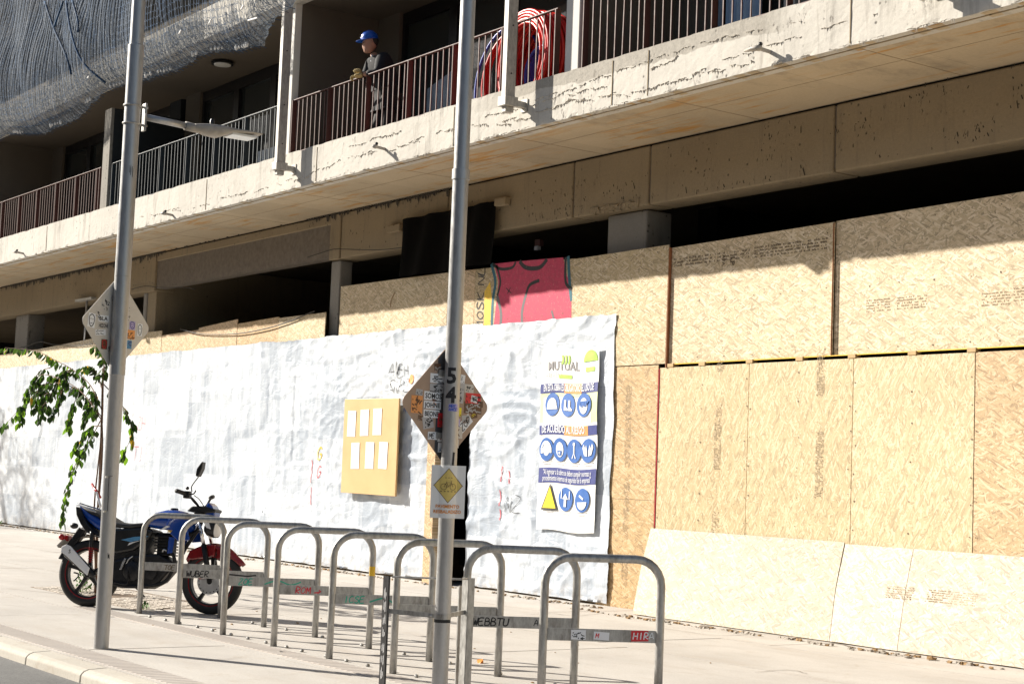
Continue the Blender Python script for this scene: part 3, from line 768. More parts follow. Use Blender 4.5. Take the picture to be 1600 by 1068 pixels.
# honeycomb ledge over the column
mb = MB()
for i in range(40):
    X = random.uniform(-14.1, -13.35); mb.box((X - .03, WY - .012, 4.2 + random.uniform(-.01, .03)), (X + .03, WY + .02, 4.24 + random.uniform(0, .03)), jit=.01)
mb.build('broken_ledge', M['beam'], bld)
# ragged mortar line under the soffit, chips and scars on the beams, formwork lines on the soffit
M['scar'] = simple('dark_concrete_scar', (.05, .04, .028), .95, var=.4, scale=30)
mb = MB(); rr = random.Random(8); X = -35.
while X < -16.6:
    dens = 1 if (-34 < X < -25.6 or -20.6 < X < -17) else .25
    st_ = rr.uniform(.03, .09)
    if rr.random() < dens:
        d0 = rr.uniform(.01, .10) * (1.2 if dens == 1 else .4); mb.add([(X, WY - .018, Z0), (X + st_, WY - .018, Z0), (X + st_ * .9, WY - .017, Z0 - d0), (X + st_ * .3, WY - .017, Z0 - d0 * rr.uniform(.4, 1.2))], [(0, 1, 2, 3)])
    X += st_
mb.build('mortar_line', M['scar'], bld, fixn=False)['kind'] = 'stuff'
mb = MB()
for cx, cz, n, sx__, sz__ in ((-11.3, 4.62, 26, .35, .12), (-10.2, 4.50, 34, .6, .13), (-9.5, 4.75, 22, .25, .06), (-9.0, 4.32, 30, .35, .05), (-12.6, 4.5, 24, .5, .15), (-13.6, 4.35, 26, .35, .08), (-14.6, 4.4, 34, .35, .09), (-14.9, 4.27, 22, .3, .03), (-8.4, 4.6, 26, .3, .14), (-19.2, 4.45, 16, .2, .12), (-20, 4.78, 10, .5, .03), (-22, 4.76, 14, 1.5, .03), (-12.0, 4.24, 26, 1.2, .025), (-28, 4.5, 24, 2, .12), (-31, 4.5, 18, 1.5, .15), (-17.9, 4.75, 18, .5, .05)):
    for _ in range(n):
        x = rr.gauss(cx, sx__ * .6); z = min(4.82, max(4.215, rr.gauss(cz, sz__))); w_ = rr.uniform(.004, .015); h_ = rr.uniform(.008, .045) * (2 if rr.random() < .12 else 1); t = rr.uniform(-.4, .4) * h_
        mb.add([(x, WY - .0022, z), (x + w_, WY - .0022, z + w_ * .4), (x + w_ * .7 + t, WY - .0022, z + h_), (x + t, WY - .0022, z + h_ * .8)], [(0, 1, 2, 3)])
mb.build('beam_scars', M['scar'], bld, fixn=False)['kind'] = 'stuff'
for X in [-33.5 + 2.44 * i for i in range(15)]:
    MB().box((X, SYE + .1, Z0 - .0015), (X + .007, WY - .001, Z0 + .004)).build('formwork_line', M['beam'], bld)
MB().box((XL, 10.28, Z0 - .0012), (XR, 10.286, Z0 + .004)).build('formwork_line', M['beam'], bld)
for X in (-24.6, -23.1, -21.9): MB().box((X, WY + .36, Z0 - .163), (X + .012, 15, Z0 - .155)).build('formwork_line', M['inner'], bld)
# ---- first floor
PX = [-31.5, -25.25, -19.05, -12.93, -6.8, -.7]
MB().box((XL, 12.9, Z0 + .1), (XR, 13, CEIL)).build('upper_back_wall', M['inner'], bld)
ceil = MB().box((XL, 9.68, CEIL), (XR, 18, CEIL + .2)).build('balcony_ceiling', M['ceil'], bld)
MB().box((XL, 9.62, CEIL - .015), (XR, 9.85, CEIL + .45)).build('upper_slab_edge', M['slab'], bld, bevel=.01)
for i, X in enumerate(PX):
    if i == 1:
        MB().box((X - .06, 9.78, Z1 - .2), (X + .1, 11.0, 6.98)).build('privacy_screen', M['darkwall'], bld)
        MB().box((X - .17, 9.73, Z1 - .2), (X + .1, 9.779, 6.98)).build('screen_edge', M['grey'], bld)
    else:
        MB().box((X - .1, 9.84, Z0 + .1), (X + .1, 11.3, CEIL)).build('partition_wall', M['plaster'], bld)
        mb = MB().box((X - .11, 9.74, Z0 + .3), (X + .11, 9.839, CEIL)).build('partition_edge', M['whiteedge'], bld, bevel=.006)
# back wall strips + windows in each bay
def window(xa, xb, z0, z1, n, y=11.05, widths=None):
    fr = MB()
    t = .07
    fr.box((xa, y, z1 - .16), (xb, y + .1, z1)); fr.box((xa, y, z0), (xb, y + .1, z0 + t))
    xs = [xa + (xb - xa) * i / n for i in range(n + 1)]
    for i, x in enumerate(xs):
        ww = .09 if 0 < i < n else .07
        fr.box((x - (ww if i else 0), y - .004 * (i % 2), z0 + t + .001), (x + (ww if i < n else 0), y + .09, z1 - .161))
    f = fr.build('window', M['blackframe'], bld)
    for i in range(n):
        MB().box((xs[i] + .02, y + .05, z0 + .02), (xs[i + 1] - .02, y + .06, z1 - .03)).build('pane', M['glass'], f)
for i in range(len(PX) - 1):
    xa, xb = PX[i] + .1, PX[i + 1] - .1
    MB().box((xa, 11.0, Z0 + .1), (xa + .55, 11.2, CEIL)).build('wall_strip', M['plaster'], bld)
    window(xa + .55, xb - .45, 4.98, CEIL - .02, 4)
    MB().box((xb - .45, 11.0, Z0 + .1), (xb, 11.2, CEIL)).build('wall_strip', M['darkwall'], bld)
window(XL + 8, PX[0] - .1, 4.98, CEIL - .02, 4)
for (a_, b_, z0_, z1_) in ((373, 392, 5.3, 5.95), (403, 431, 5.3, 6.08), (668, 717, 5.3, 6.22), (1122, 1131, 5.0, 7.0)):  # pale panels added on the panes as sunlit patches
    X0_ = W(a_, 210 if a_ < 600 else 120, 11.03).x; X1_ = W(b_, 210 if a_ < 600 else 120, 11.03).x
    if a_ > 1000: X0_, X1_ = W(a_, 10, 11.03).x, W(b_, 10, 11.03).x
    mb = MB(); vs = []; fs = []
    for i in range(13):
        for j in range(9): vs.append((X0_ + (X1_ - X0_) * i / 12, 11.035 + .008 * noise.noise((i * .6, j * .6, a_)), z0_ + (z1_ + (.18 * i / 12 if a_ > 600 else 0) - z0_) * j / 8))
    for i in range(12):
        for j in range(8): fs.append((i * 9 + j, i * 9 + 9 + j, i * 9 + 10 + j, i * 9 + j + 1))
    mb.add(vs, fs).build('pane_sun_patch', M['sunpatch'], bld, smooth=True, fixn=False)
# upper floor behind the net
MB().box((XL, 11.0, CEIL + .2), (XR, 11.2, 14)).build('upper_wall', M['plaster'], bld)
MB().box((XL, 9.7, 10.3), (XR, 12, 10.7)).build('upper_slab', M['slab'], bld)
# pale curtain behind a pane at the right and daylight patch
cx0 = W(1133, 15, 10.95).x; cx1 = W(1190, 5, 10.95).x
mb = MB(); vs = []; fs = []
nn = 24
for i in range(nn + 1):
    X = cx0 + (cx1 - cx0) * i / nn; Y = 10.96 + .03 * math.sin(i * 1.3)
    vs += [(X, Y, 5.0), (X, Y, 7.2)]
for i in range(nn): fs.append((2 * i, 2 * i + 2, 2 * i + 3, 2 * i + 1))
mb.add(vs, fs); tag(mb.build('curtain', M['curtain'], smooth=True), 'pale blue cloth hanging behind the balcony railing at the right end', 'curtain')
mb = MB().lathe([(.15, 0), (.17, -.02), (.17, -.05)], 28, Matrix.Translation((-22.52, 10.4, CEIL)))
cl = thing('ceiling_lamp', 'round black rimmed ceiling lamp on the balcony ceiling', 'lamp', (-22.52, 10.4, CEIL))
mb.build('rim', M['blackplastic'], cl, autos=40)
MB().lathe([(.13, -.051), (.125, -.062), (.05, -.068)], 28, Matrix.Translation((-22.52, 10.4, CEIL))).build('diffuser', M['lampglass'], cl, autos=40)

# ---- railings
balm = {}
def railing(xa, xb, mat, label, y=9.78, z0=5.33, z1=6.06, step=.118, pevery=8):
    t = thing('balcony_railing', label, 'railing', (xa, y, z0), group='balcony railings along the concrete slab')
    o = MB().box((xa, y - .02, z1), (xb, y + .02, z1 + .012)).build('handrail', mat, t, bevel=.002)
    MB().box((xa, y - .012, z0 + .03), (xb, y + .012, z0 + .045)).build('bottom_rail', mat, t)
    key = mat.name
    if key not in balm:
        balm[key] = (MB().box((-.006, -.006, -.02), (.006, .006, z1 - z0 - .001)).mesh('baluster', mat), MB().box((-.006, -.035, -.02), (.006, .035, z1 - z0 - .001)).mesh('post', mat))
    n = int((xb - xa) / step); st = (xb - xa - .03) / n
    for i in range(n + 1):
        post = (i % pevery == 0) or i == n
        ob = bpy.data.objects.new('post' if post else 'baluster', balm[key][1 if post else 0]); COL.objects.link(ob)
        ob.parent = t; ob.location = (.015 + i * st, 0, 0)
        if not post: ob.rotation_euler = (random.gauss(0, .004), random.gauss(0, .006), 0)
    return t
railing(-34.2, -25.55, M['rust'], 'red-brown railing leftmost under the net, left of the dark privacy screen')
railing(-25.05, -19.32, M['rail_shaded'], 'railing coloured in blue-grey net shade, between the dark privacy screen and the left steel post')
railing(-18.93, -13.22, M['rust'], 'red-brown railing the worker leans on, in front of the red pipe coil')
railing(-12.78, -6.95, M['rust'], 'red-brown railing at the right end, beyond the white partition edge')

# ---- steel posts on the slab
def steelpost(x, label, ztop=12):
    t = thing('steel_post', label, 'post', (x, 9.46, 4.96), group='steel posts fixed to the slab edge')
    xa, xb = x - .04, x + .04; y0, y1 = 9.40, 9.52
    mb = MB().box((xa, y0, 5.14), (xb, y1, ztop)); mb.build('shaft', M['postwhite'], t, bevel=.006)
    MB().box((xa - .03, y0 - .02, 5.06), (xb + .03, y1 + .02, 5.16)).build('clamp', M['postwhite'], t, bevel=.006)
    MB().box((xa + .005, y0 + .01, 5.0), (xb - .005, y1 - .01, 5.059)).build('foot', M['postwhite'], t, bevel=.004)
    MB().box((x - .015, y1 + .021, 5.07), (x + .06, SYE - .001, 5.13)).build('bracket_arm', M['postwhite'], t, bevel=.004)
    MB().box((x - .02, SYE - .012, 5.03), (x + .09, SYE - .001, 5.16)).build('anchor_plate', M['postwhite'], t)
    mb = MB()
    for z in (5.11, 5.4, 5.9, 6.6): mb.lathe([(.009, 0), (.009, .006)], 8, Matrix.Translation((xb, 9.46, z)) @ Matrix.Rotation(math.pi / 2, 4, 'Y'))
    mb.build('bolt_holes', M['blackplastic'], t)
steelpost(W(438, 240, 9.46).x, 'pale steel post on the slab edge left of the worker, below the net')
steelpost(W(794, 150, 9.46).x, 'pale steel post on the slab edge in front of the red pipe coil')
steelpost(W(1440, 2, 9.46).x, 'steel post foot bracket at the top right of the slab edge')

# ---- floodlight / anchor stub on the slab edge, other stubs
def stub(x, z, label, L=.16):
    t = thing('anchor_stub', label, 'bracket', (x, SYE, z), group='metal stubs sticking out of the slab edge')
    MB().tube([(x, SYE, z), (x - .02, SYE - .13, z + .015)], .018, 8).build('stem', M['lampgrey'], t)
    MB().loft([(-L, 0, .006, .02), (-L * .4, .005, .018, .035), (0, 0, .026, .038), (.03, 0, .015, .02)], 12, mat=Matrix.Translation((x - .01, SYE - .13, z + .012))).build('head', M['lampgrey'], t, smooth=True)
    MB().ball((x + .005, SYE - .12, z + .045), .02, 5).build('knob', M['blackplastic'], t)
p = W(1190, 78, 9.55); stub(p.x, p.z, 'small metal stub with a knob on the slab edge at the right')
p = W(596, 232, 9.6); stub(p.x, p.z - .0, 'tiny dark stub on the slab edge below the worker', .03)
p = W(260, 335, 9.55); stub(p.x, p.z, 'small metal stub on the slab edge right of the left lamp post', .1)
p = W(28, 395, 9.55); stub(p.x, p.z, 'small metal stub at the far left of the slab edge', .1)

# ================================================================== HOARDING
hl = thing('osb_hoarding', 'tall hoarding of pale osb panels along the pavement with a slanted skirt', 'hoarding', (-10, 11, 0))
OY = 10.96
zt = lambda px, py: W(px, py, OY).z
XX = lambda px, py=500, Y=OY: W(px, py, Y).x
def panel(mb_pts, y0, y1, mat, name='osb_panel', label=None, bevel=.002, parent=None):
    o = MB().prism(mb_pts, 'y', y0, y1).build(name, M[mat], parent or hl, bevel=bevel)
    if label: o['label'] = label
    return o
# upper panels  (x, ztopL, ztopR)
x895, x1044, x1303 = XX(895), XX(1044), XX(1301, 440)
up = [(XX(531, 480), XX(699, 470), 3.80, 3.78, 'osb', .0), (XX(699, 470), XX(740), 3.78, 3.77, 'osbo', .0), (XX(740), x895, 3.77, 3.73, 'osb', .0), (x895, x1044, 3.72, 3.73, 'osb', -.02),
      (x1044 + .012, x1303, 3.70, 3.73, 'osb', .012), (x1303, XX(1305, 440) + 2.5, 3.74, 3.77, 'osb', .030), (XX(1305, 440) + 2.51, 1.5, 3.75, 3.75, 'osb', .03)]
uppanels = []
for xa, xb, za, zb, mt_, dy in up:
    zb0 = 2.51
    uppanels.append(panel([(xa + .002, zb0), (xb - .002, zb0), (xb - .002, zb), (xa + .002, za)], OY + dy, OY + dy + .012, mt_))
# dark board edges between panels
MB().box((x1044 - .004, OY - .018, 2.47), (x1044 + .008, OY + .02, 3.7)).build('cut_edge', M['osbedge'], hl)
MB().box((x1303 - .006, OY - .003, 2.51), (x1303 - .002, OY + .01, 3.72)).build('cut_edge', M['osbedge'], hl)
sx_ = x1303 + .05
# lower panels
lows = [(XX(940, 700), XX(1030, 600), 'osbo'), (XX(1031, 600), XX(1171, 600), 'osbv'), (XX(1171, 600), XX(1334, 600), 'osbv'), (XX(1334, 600), XX(1524, 600), 'osbv'), (XX(1524, 600), XX(1524, 600) + 1.33, 'osbo'), (XX(1524, 600) + 1.33, XX(1524, 600) + 2.66, 'osbv'), (XX(1524, 600) + 2.67, 1.5, 'osbv')]
for i, (xa, xb, mt_) in enumerate(lows):
    if i == 0:
        panel([(xa, 1.12), (xb - .003, 1.12), (xb - .003, 2.50), (xa, 2.50)], WY - .055, WY - .043, 'osbo')
        panel([(xa, 0), (xb + .0, 0), (xb - .003, 1.117), (xa, 1.117)], WY - .054, WY - .042, 'osbo')
    else:
        panel([(xa + .003, .02), (xb - .003, .02), (xb - .003, 2.47), (xa + .003, 2.47)], WY - .047 + random.uniform(0, .004), WY - .03, mt_)
MB().box((lows[0][1] + .001, WY - .052, .85), (lows[0][1] + .008, WY - .03, 2.46)).build('red_tape', M['paintred'], hl)
# spacer blocks in the slot and rail behind it
for px in (1049, 1098, 1172, 1250, 1332, 1426, 1519, 1612):
    X = W(px, 556, OY).x
    MB().box((X - .045, OY - .012, 2.472), (X + .045, WY + .02, 2.509)).build('spacer_block', M['timber'], hl, bevel=.002)
MB().box((x1044 + .02, OY + .001, 2.500), (1, OY + .011, 2.508)).build('top_strap', M['paintyellow'], hl)
# inclined skirt
SKB = 10.52
SKX = [W(1025, 826, WY).x, W(1328, 853, WY).x, W(1436, 861, WY).x, W(1328, 853, WY).x + 2.44, W(1328, 853, WY).x + 4.88, 1.5]
SKBX = [W(990, 958, SKB).x, W(1297, 1000, SKB).x, W(1403, 1027, SKB).x]
SKBX += [x_ + (SKBX[1] - SKX[1]) for x_ in SKX[3:]]
zt_s = [.84, .80]
for i in range(len(SKX) - 1):
    xa, xb = SKX[i] + .003, SKX[i + 1] - .003
    if i == 1 or i == 2: ztop = .815
    else: ztop = .83
    nn = 14; vs = []; fs = []
    for j in range(nn + 1):
        for k in range(nn + 1):
            u = k / nn; v = j / nn
            X = (xa + (xb - xa) * u) * v + (SKBX[i] + .003 + (SKBX[i + 1] - SKBX[i] - .006) * u) * (1 - v)
            bow = .02 * math.sin(math.pi * v) + .01 * noise.noise((X, v * 2, 3))
            vs.append((X, SKB + (WY - .06 - SKB) * v - bow, .004 + ztop * v + .004 * noise.noise((X * 3, 0, 0)) * (1 - v)))
    n1 = (nn + 1)
    for j in range(nn):
        for k in range(nn): fs.append((j * n1 + k, j * n1 + k + 1, (j + 1) * n1 + k + 1, (j + 1) * n1 + k))
    o = MB().add(vs, fs).build('skirt_panel', M['osbskirt'], hl, fixn=False)
    sm = o.modifiers.new('thick', 'SOLIDIFY'); sm.thickness = .011; sm.offset = 1
MB().prism([(SKB + .02, .0), (WY, .80), (WY, 0)], 'x', SKBX[0] + .02, SKBX[0] + .036).build('skirt_cheek', M['osbo'], hl)
# left upper strip of panels above the white sheet
lx = [-42, XX(-40, 530), XX(60, 530), XX(150, 530), XX(253, 525), XX(310.5, 520), XX(371, 510), XX(436, 500), XX(509, 495)]
lz = [3.42, 3.40, 3.44, 3.52, 3.42, 3.47, 3.46, 3.47, 3.47]
lz2 = [3.40, 3.44, 3.52, 3.50, 3.44, 3.53, 3.49, 3.47, 3.49]
for i in range(len(lx) - 1):
    panel([(lx[i] + .002, 2.6), (lx[i + 1] - .002, 2.6), (lx[i + 1] - .002, lz2[i]), (lx[i] + .002, lz[i])], OY - .004 * (i % 2), OY + .012, 'osbo' if i in (4, 5, 6) else 'osb')
# hidden backing behind the white sheet (studs and boards)
panel([(-42, 0), (-16.78, 0), (-16.78, 2.9), (-42, 2.9)], WY, WY + .014, 'osb', 'backing_board')
panel([(-16.2, 0), (XX(945, 700), 0), (XX(945, 700), 2.9), (-16.2, 2.9)], WY, WY + .014, 'osb', 'backing_board')
panel([(-16.78, 1.95), (-16.05, 1.95), (-16.05, 2.9), (-16.78, 2.9)], WY, WY + .014, 'osb', 'backing_board')
MB().box((-16.80, 10.70, 0), (-16.62, WY, 1.95)).build('door_post', M['osbo'], hl)
# printed marks on the OSB (rows of small dashes like factory stamping)
def stamp(S, x, y, L, H, dark, vertical=False, seed=0, rows=4):
    r = random.Random(seed); mb = MB()
    for k in range(rows):
        t = 0
        while t < L:
            w_ = r.uniform(.004, .013)
            if r.random() < .8:
                yy_ = y + H * k / rows; hh = H / rows * r.uniform(.35, .7)
                a = [(x + t, yy_), (x + t + w_, yy_), (x + t + w_, yy_ + hh), (x + t, yy_ + hh)]
                if vertical: a = [(x - (q - y), y + (p_ - x)) for p_, q in a]
                dpoly(mb, S, a, .0015)
            t += w_ + (r.uniform(.003, .008) if r.random() < .9 else .03)
    return mb
S5 = wallS(0, 0, OY + .012); S6 = wallS(0, 0, OY + .030); S7 = wallS(0, 0, WY)
r5 = W(1050, 408, OY); 
mk = stamp(S5, XX(1052, 405), 3.50, 1.1, .10, True, seed=1, rows=3)
mk.build('printed_stamp', M['printdark'], hl)
mk = stamp(S5, XX(1175, 400) + .02, 3.49, .95, .12, True, seed=2, rows=4); mk.build('printed_stamp', M['printdark'], hl)
mk = MB(); q = W(1140, 412, OY)
S5v = planar((q.x, OY + .012, q.z + .01), (0, 0, -1), (1, 0, 0), (0, -1, 0))
dtext(mk, S5v, 'LP', -.06, .0, .085, .002, bold=.003); dtext(mk, S5v, 'APA', -.09, -.12, .06, .002, bold=.001)
mk.build('printed_lettering', M['printdark'], hl)
for k, (px, py, L) in enumerate(((1350, 487, .45), (1398, 483, .55), (1530, 478, .5), (1580, 470, .6))):
    q = W(px, py, OY); stamp(S6, q.x, q.z, L * .6, .12, False, seed=10 + k, rows=5).build('printed_stamp', M['printgrey'], hl)
for k, (px, py, L) in enumerate(((1130, 733, .62), (1127, 840, .25), (1290, 778, .6), (1293, 618, .42), (1136, 580, .12))):
    q = W(px, py, WY); stamp(wallS(0, 0, WY - .048), q.x, q.z, L, .10, False, vertical=True, seed=20 + k, rows=5).build('printed_stamp', M['printgrey'], hl)
for k, (px, py, L) in enumerate(((992, 655, .35), (990, 730, .5), (988, 830, .5), (986, 905, .2))):
    q = W(px, py, WY); stamp(wallS(0, 0, WY - .055), q.x, q.z, L, .10, False, vertical=True, seed=30 + k, rows=6).build('printed_stamp', M['printgrey'], hl)
for k, (px, L) in enumerate(((1381, .28), (1445, .5))):
    X = W(px, 920, 10.7).x
    v = .52; base = Vector((0, SKB + (WY - .06 - SKB) * .5 - .024, .004 + .815 * .5))
    dirv = Vector((0, WY - .06 - SKB, .815)).normalized(); nr = Vector((0, -dirv.z, dirv.y))
    Sk = planar(base + nr * .008, (1, 0, 0), dirv, nr)
    stamp(Sk, X, 0.0, L, .12, False, seed=40 + k, rows=6).build('printed_stamp', M['printgrey'], hl)

# screw heads along panel edges
mb = MB(); rr = random.Random(12)
def scr(x, z, y):
    dcirc(mb, planar((x, y, z), (1, 0, 0), (0, 0, 1), (0, -1, 0)), 0, 0, rr.uniform(.005, .009), .0022, 6)
for xa, xb, mt_ in lows[1:]:
    for x in (xa + .03, (xa + xb) / 2, xb - .03):
        z = .95
        while z < 2.44: scr(x + rr.uniform(-.012, .012), z, WY - .047); z += rr.uniform(.22, .34)
for xa, xb, za, zb, mt_, dy in up:
    x = xa + .05
    while x < xb:
        for z in (2.56, 3.12, za - .06): scr(x, z + rr.uniform(-.012, .012), OY + dy)
        x += rr.uniform(.28, .4)
mb.build('screw_heads', M['printdark'], hl, fixn=False)['kind'] = 'stuff'
# graffiti on the panel
gp = uppanels[2]; Sg = wallS(0, 0, OY)
def gpx(pts, Y=OY): return [(W(a, b, Y).x, W(a, b, Y).z) for a, b in pts]
mb = MB(); dpoly(mb, Sg, gpx([(772, 412), (800, 409), (845, 405), (880, 402), (886, 430), (893, 455), (893, 512), (770, 520), (776, 470), (779, 440)]), .001)
mb.build('pink_graffiti', M['pinkgraf'], hl)
mb = MB()
dstroke(mb, Sg, smoothline(gpx([(770, 412), (782, 420), (800, 418), (806, 409)]), 5), .035, .002)
dstroke(mb, Sg, smoothline(gpx([(812, 408), (822, 418), (843, 418), (855, 405)]), 5), .05, .002)
dstroke(mb, Sg, smoothline(gpx([(776, 414), (782, 440), (777, 462)]), 5), .035, .002)
dstroke(mb, Sg, smoothline(gpx([(843, 438), (828, 445), (822, 460)]), 5), .04, .002)
dstroke(mb, Sg, smoothline(gpx([(884, 402), (884, 440), (894, 452)]), 5), .04, .002)
dstroke(mb, Sg, gpx([(791, 450), (799, 458)]), .012, .002); dstroke(mb, Sg, gpx([(798, 449), (793, 459)]), .012, .002)
mb.build('graffiti_outline', M['paintblack'], hl)
mb = MB()
dstroke(mb, Sg, smoothline(gpx([(822, 460), (816, 485), (816, 510)]), 5), .045, .0018)
dstroke(mb, Sg, smoothline(gpx([(777, 462), (783, 490), (781, 517)]), 5), .05, .0018)
dstroke(mb, Sg, smoothline(gpx([(862, 485), (866, 500)]), 5), .03, .0018)
mb.build('graffiti_shading', M['greygraf'], hl)
mb = MB(); dstroke(mb, Sg, smoothline(gpx([(768, 412), (774, 440), (770, 470), (768, 516)]), 6), .05, .0016); dstroke(mb, Sg, smoothline(gpx([(888, 400), (890, 440), (893, 470)]), 6), .05, .0016)
mb.build('graffiti_edge', M['tealgraf'], hl)
mb = MB(); dpoly(mb, Sg, gpx([(757, 455), (766, 440), (770, 480), (768, 518), (756, 516)]), .0012); mb.build('yellow_graffiti', M['paintyellow'], hl)
q = W(752, 515, OY); mb = MB(); 
Sv = planar((q.x, OY, q.z), (0, 0, 1), (-1, 0, 0), (0, -1, 0))
dhand(mb, Sv, 'MOSK NL', 0.0, -.03, .14, .016, .003)
mb.v = [v for v in mb.v]; mb.build('graffiti_lettering', M['paintblack'], hl)
# rough stroke on panel 1
mb = MB(); dstroke(mb, Sg, smoothline(gpx([(617, 457), (612, 468), (610, 480)]), 4), .025, .002); mb.build('paint_stroke', M['litter'], hl)

# black cloth over the beam with batten
tp = thing('black_tarp', 'black cloth hanging over the gap in the concrete beam, held by a batten', 'tarp', (-16.9, 10.95, 4.4))
mb = MB(); vs = []; fs = []; nn = 26
xa, xb = W(632, 350, 10.93).x, W(775, 330, 10.93).x
for j in range(13):
    for i in range(nn + 1):
        u = i / nn; X = xa + (xb - xa) * u; v = j / 12
        Z = 4.54 - .75 * v; 
        if i == 0: X += .05 * math.sin(v * 3)
        vs.append((X, 10.90 - .04 * math.sin(u * 9) * v - .03 * math.sin(u * 23 + 2 * v), Z))
for j in range(12):
    for i in range(nn): fs.append((j * (nn + 1) + i, j * (nn + 1) + i + 1, (j + 1) * (nn + 1) + i + 1, (j + 1) * (nn + 1) + i))
mb.add(vs, fs).build('cloth', M['blackweave'], tp, smooth=True, fixn=False)
z_ = 4.50
MB().box((W(606, 360, 10.95).x, 10.94, z_ - .09), (W(606, 360, 10.95).x + .3, 10.995, z_ + .01)).build('batten_end', M['beam'], tp, bevel=.01)
MB().box((xb - .02, 10.91, z_ - .02), (xb + .2, 10.995, z_ + .07)).build('batten_end', M['beam'], tp, bevel=.01)
# little device behind the gap
q = W(839, 383, 11.3)
dv = thing('sensor_box', 'small grey device hanging in the dark gap above the graffiti', 'device', q)
MB().box((q.x - .05, 11.3, q.z - .01), (q.x + .05, 11.36, q.z + .07)).build('body', M['rust'], dv, bevel=.006)
MB().box((q.x - .03, 11.28, q.z - .06), (q.x + .04, 11.33, q.z - .012)).build('label_plate', M['stickgrey'], dv, bevel=.004)
# steel prop T in the left bay
q = W(120, 470, 10.9); q2 = W(139, 467, 10.9); q3 = W(122, 530, 10.9)
pt = thing('steel_prop', 'thin steel prop with a flat head standing behind the hoarding at the far left', 'prop', (q.x, 10.9, 3.3))
MB().tube([((q.x + q2.x) / 2, 10.98, 3.3), ((q.x + q2.x) / 2 + .0, 10.98, q.z - .01)], .022, 8).build('tube', M['alu'], pt, smooth=True)
MB().box((q.x - .1, 10.90, q.z - .01), (q2.x + .1, 11.03, q.z + .03)).build('head_plate', M['postwhite'], pt)

# cables
def cable(pts, r, label, k=8, mat='cable'):
    tag(MB().tube(smoothline(pts, k), r, 6).build('cable', M[mat], smooth=True), label, 'cable')
cable([tuple(W(a, b, 10.93)) for a, b in ((282, 514), (310, 521), (345, 522.5), (380, 520), (420, 512), (455, 501), (486, 488), (492, 486))], .008, 'dark cable sagging across the osb strip left of the narrow column')
cable([tuple(W(a, b, 10.93)) for a, b in ((0, 548), (40, 541), (62, 534), (85, 538), (120, 540), (145, 537))], .007, 'dark cable sagging over the osb edge at the far left')
cable([tuple(W(a, b, 10.95)) for a, b in ((480, 402), (505, 394), (525, 389), (560, 390), (600, 390), (635, 386), (665, 388))], .006, 'thin wire tied around the narrow column head and along the beam')
cable([tuple(W(a, b, 10.95)) for a, b in ((205, 452), (220, 448), (233, 447), (250, 449), (290, 449), (305, 452))], .006, 'thin wire knotted on the column behind the left sign')

# ---- white sheet
sheet = thing('white_sheeting', 'crumpled white plastic sheeting stretched over the left part of the hoarding', 'plastic sheeting', (-20, 10.8, 0))
def sh_off(X, Z):
    a = noise.noise((X * .8, Z * 1.2, 0)) * .014
    # long slack folds
    b_ = (1 - abs(noise.noise((X * 1.1, Z * 3.4 + .35 * X, 5))) * 2) ** 4 * .017
    c_ = (1 - abs(noise.noise((X * 2.6 + Z, Z * 5.2 - X * .7, 9))) * 2) ** 4 * .013
    d_ = (1 - abs(noise.noise((X * 7 , Z * 8, 2))) * 2) * .0025
    k = min(1, max(0, (X + 21) / 3))         # taut on the left, slack towards the right
    cell = (math.floor(X / 1.15 + .3 * math.sin(Z * 2)), math.floor(Z / .62 + .25 * math.sin(X * 1.3)))
    rr = noise.cell((cell[0] * 1.7, cell[1] * 2.3, 0)); fx = X / 1.15 - math.floor(X / 1.15); fz = Z / .62 - math.floor(Z / .62)
    e_ = (rr * .014) * (1 - fx) + .01 * (noise.cell((cell[0] * 3.1, cell[1] * 1.3, 4)) * fz)
    return a + (.35 + .65 * k) * b_ + (.45 + .55 * k) * c_ + d_ + e_ * (1 - .6 * k)
_sho = sh_off
def sh_off(X, Z):
    if -14.95 < X < -13.2 and .5 < Z < 2.95:
        d_ = min(X + 14.95, -13.2 - X, Z - .5, 2.95 - Z) / .2
        return _sho(X, Z) * (1 - .75 * min(1, d_))
    return _sho(X, Z)
def sheetpart(xa, xb, za, zb, step=.028, name='sheet'):
    nx = max(2, int((xb - xa) / step)); nz = max(2, int((zb - za) / step))
    vs = []
    for j in range(nz + 1):
        for i in range(nx + 1):
            X = xa + (xb - xa) * i / nx; zt_ = zb
            Z = za + (zt_ - za) * j / nz
            edge = 0
            if j == nz: Z += .02 * noise.noise((X * 1.5, 0, 0)) + .012 * noise.noise((X * 8, 0, 0))
            if j == 0: Z += .02 + .03 * abs(noise.noise((X * 1.7, 3, 0)))
            Xo = X
            if xb > -13.6 and i == nx: Xo += .035 * noise.noise((0, 3, Z * 2.5)) + .02 * math.sin(Z * 4)
            vs.append((Xo, SHY - sh_off(X, Z), Z))
    n1 = nx + 1
    fs = [(j * n1 + i, j * n1 + i + 1, (j + 1) * n1 + i + 1, (j + 1) * n1 + i) for j in range(nz) for i in range(nx)]
    o = MB().add(vs, fs).build(name, M['sheet'], sheet, smooth=False, fixn=False)
    o.data.shade_smooth()
    return o
SHY = 10.93
STL = W(0, 572, SHY).z; XE = W(962, 520, SHY).x
zb_ = 3.12
sheetpart(-42, -21.5, .0, 3.13, .05)
sheetpart(-21.51, -16.80, .0, 3.12)
sheetpart(-16.81, -16.04, 1.96, 3.09)
sheetpart(-16.22, XE, .0, 3.07)
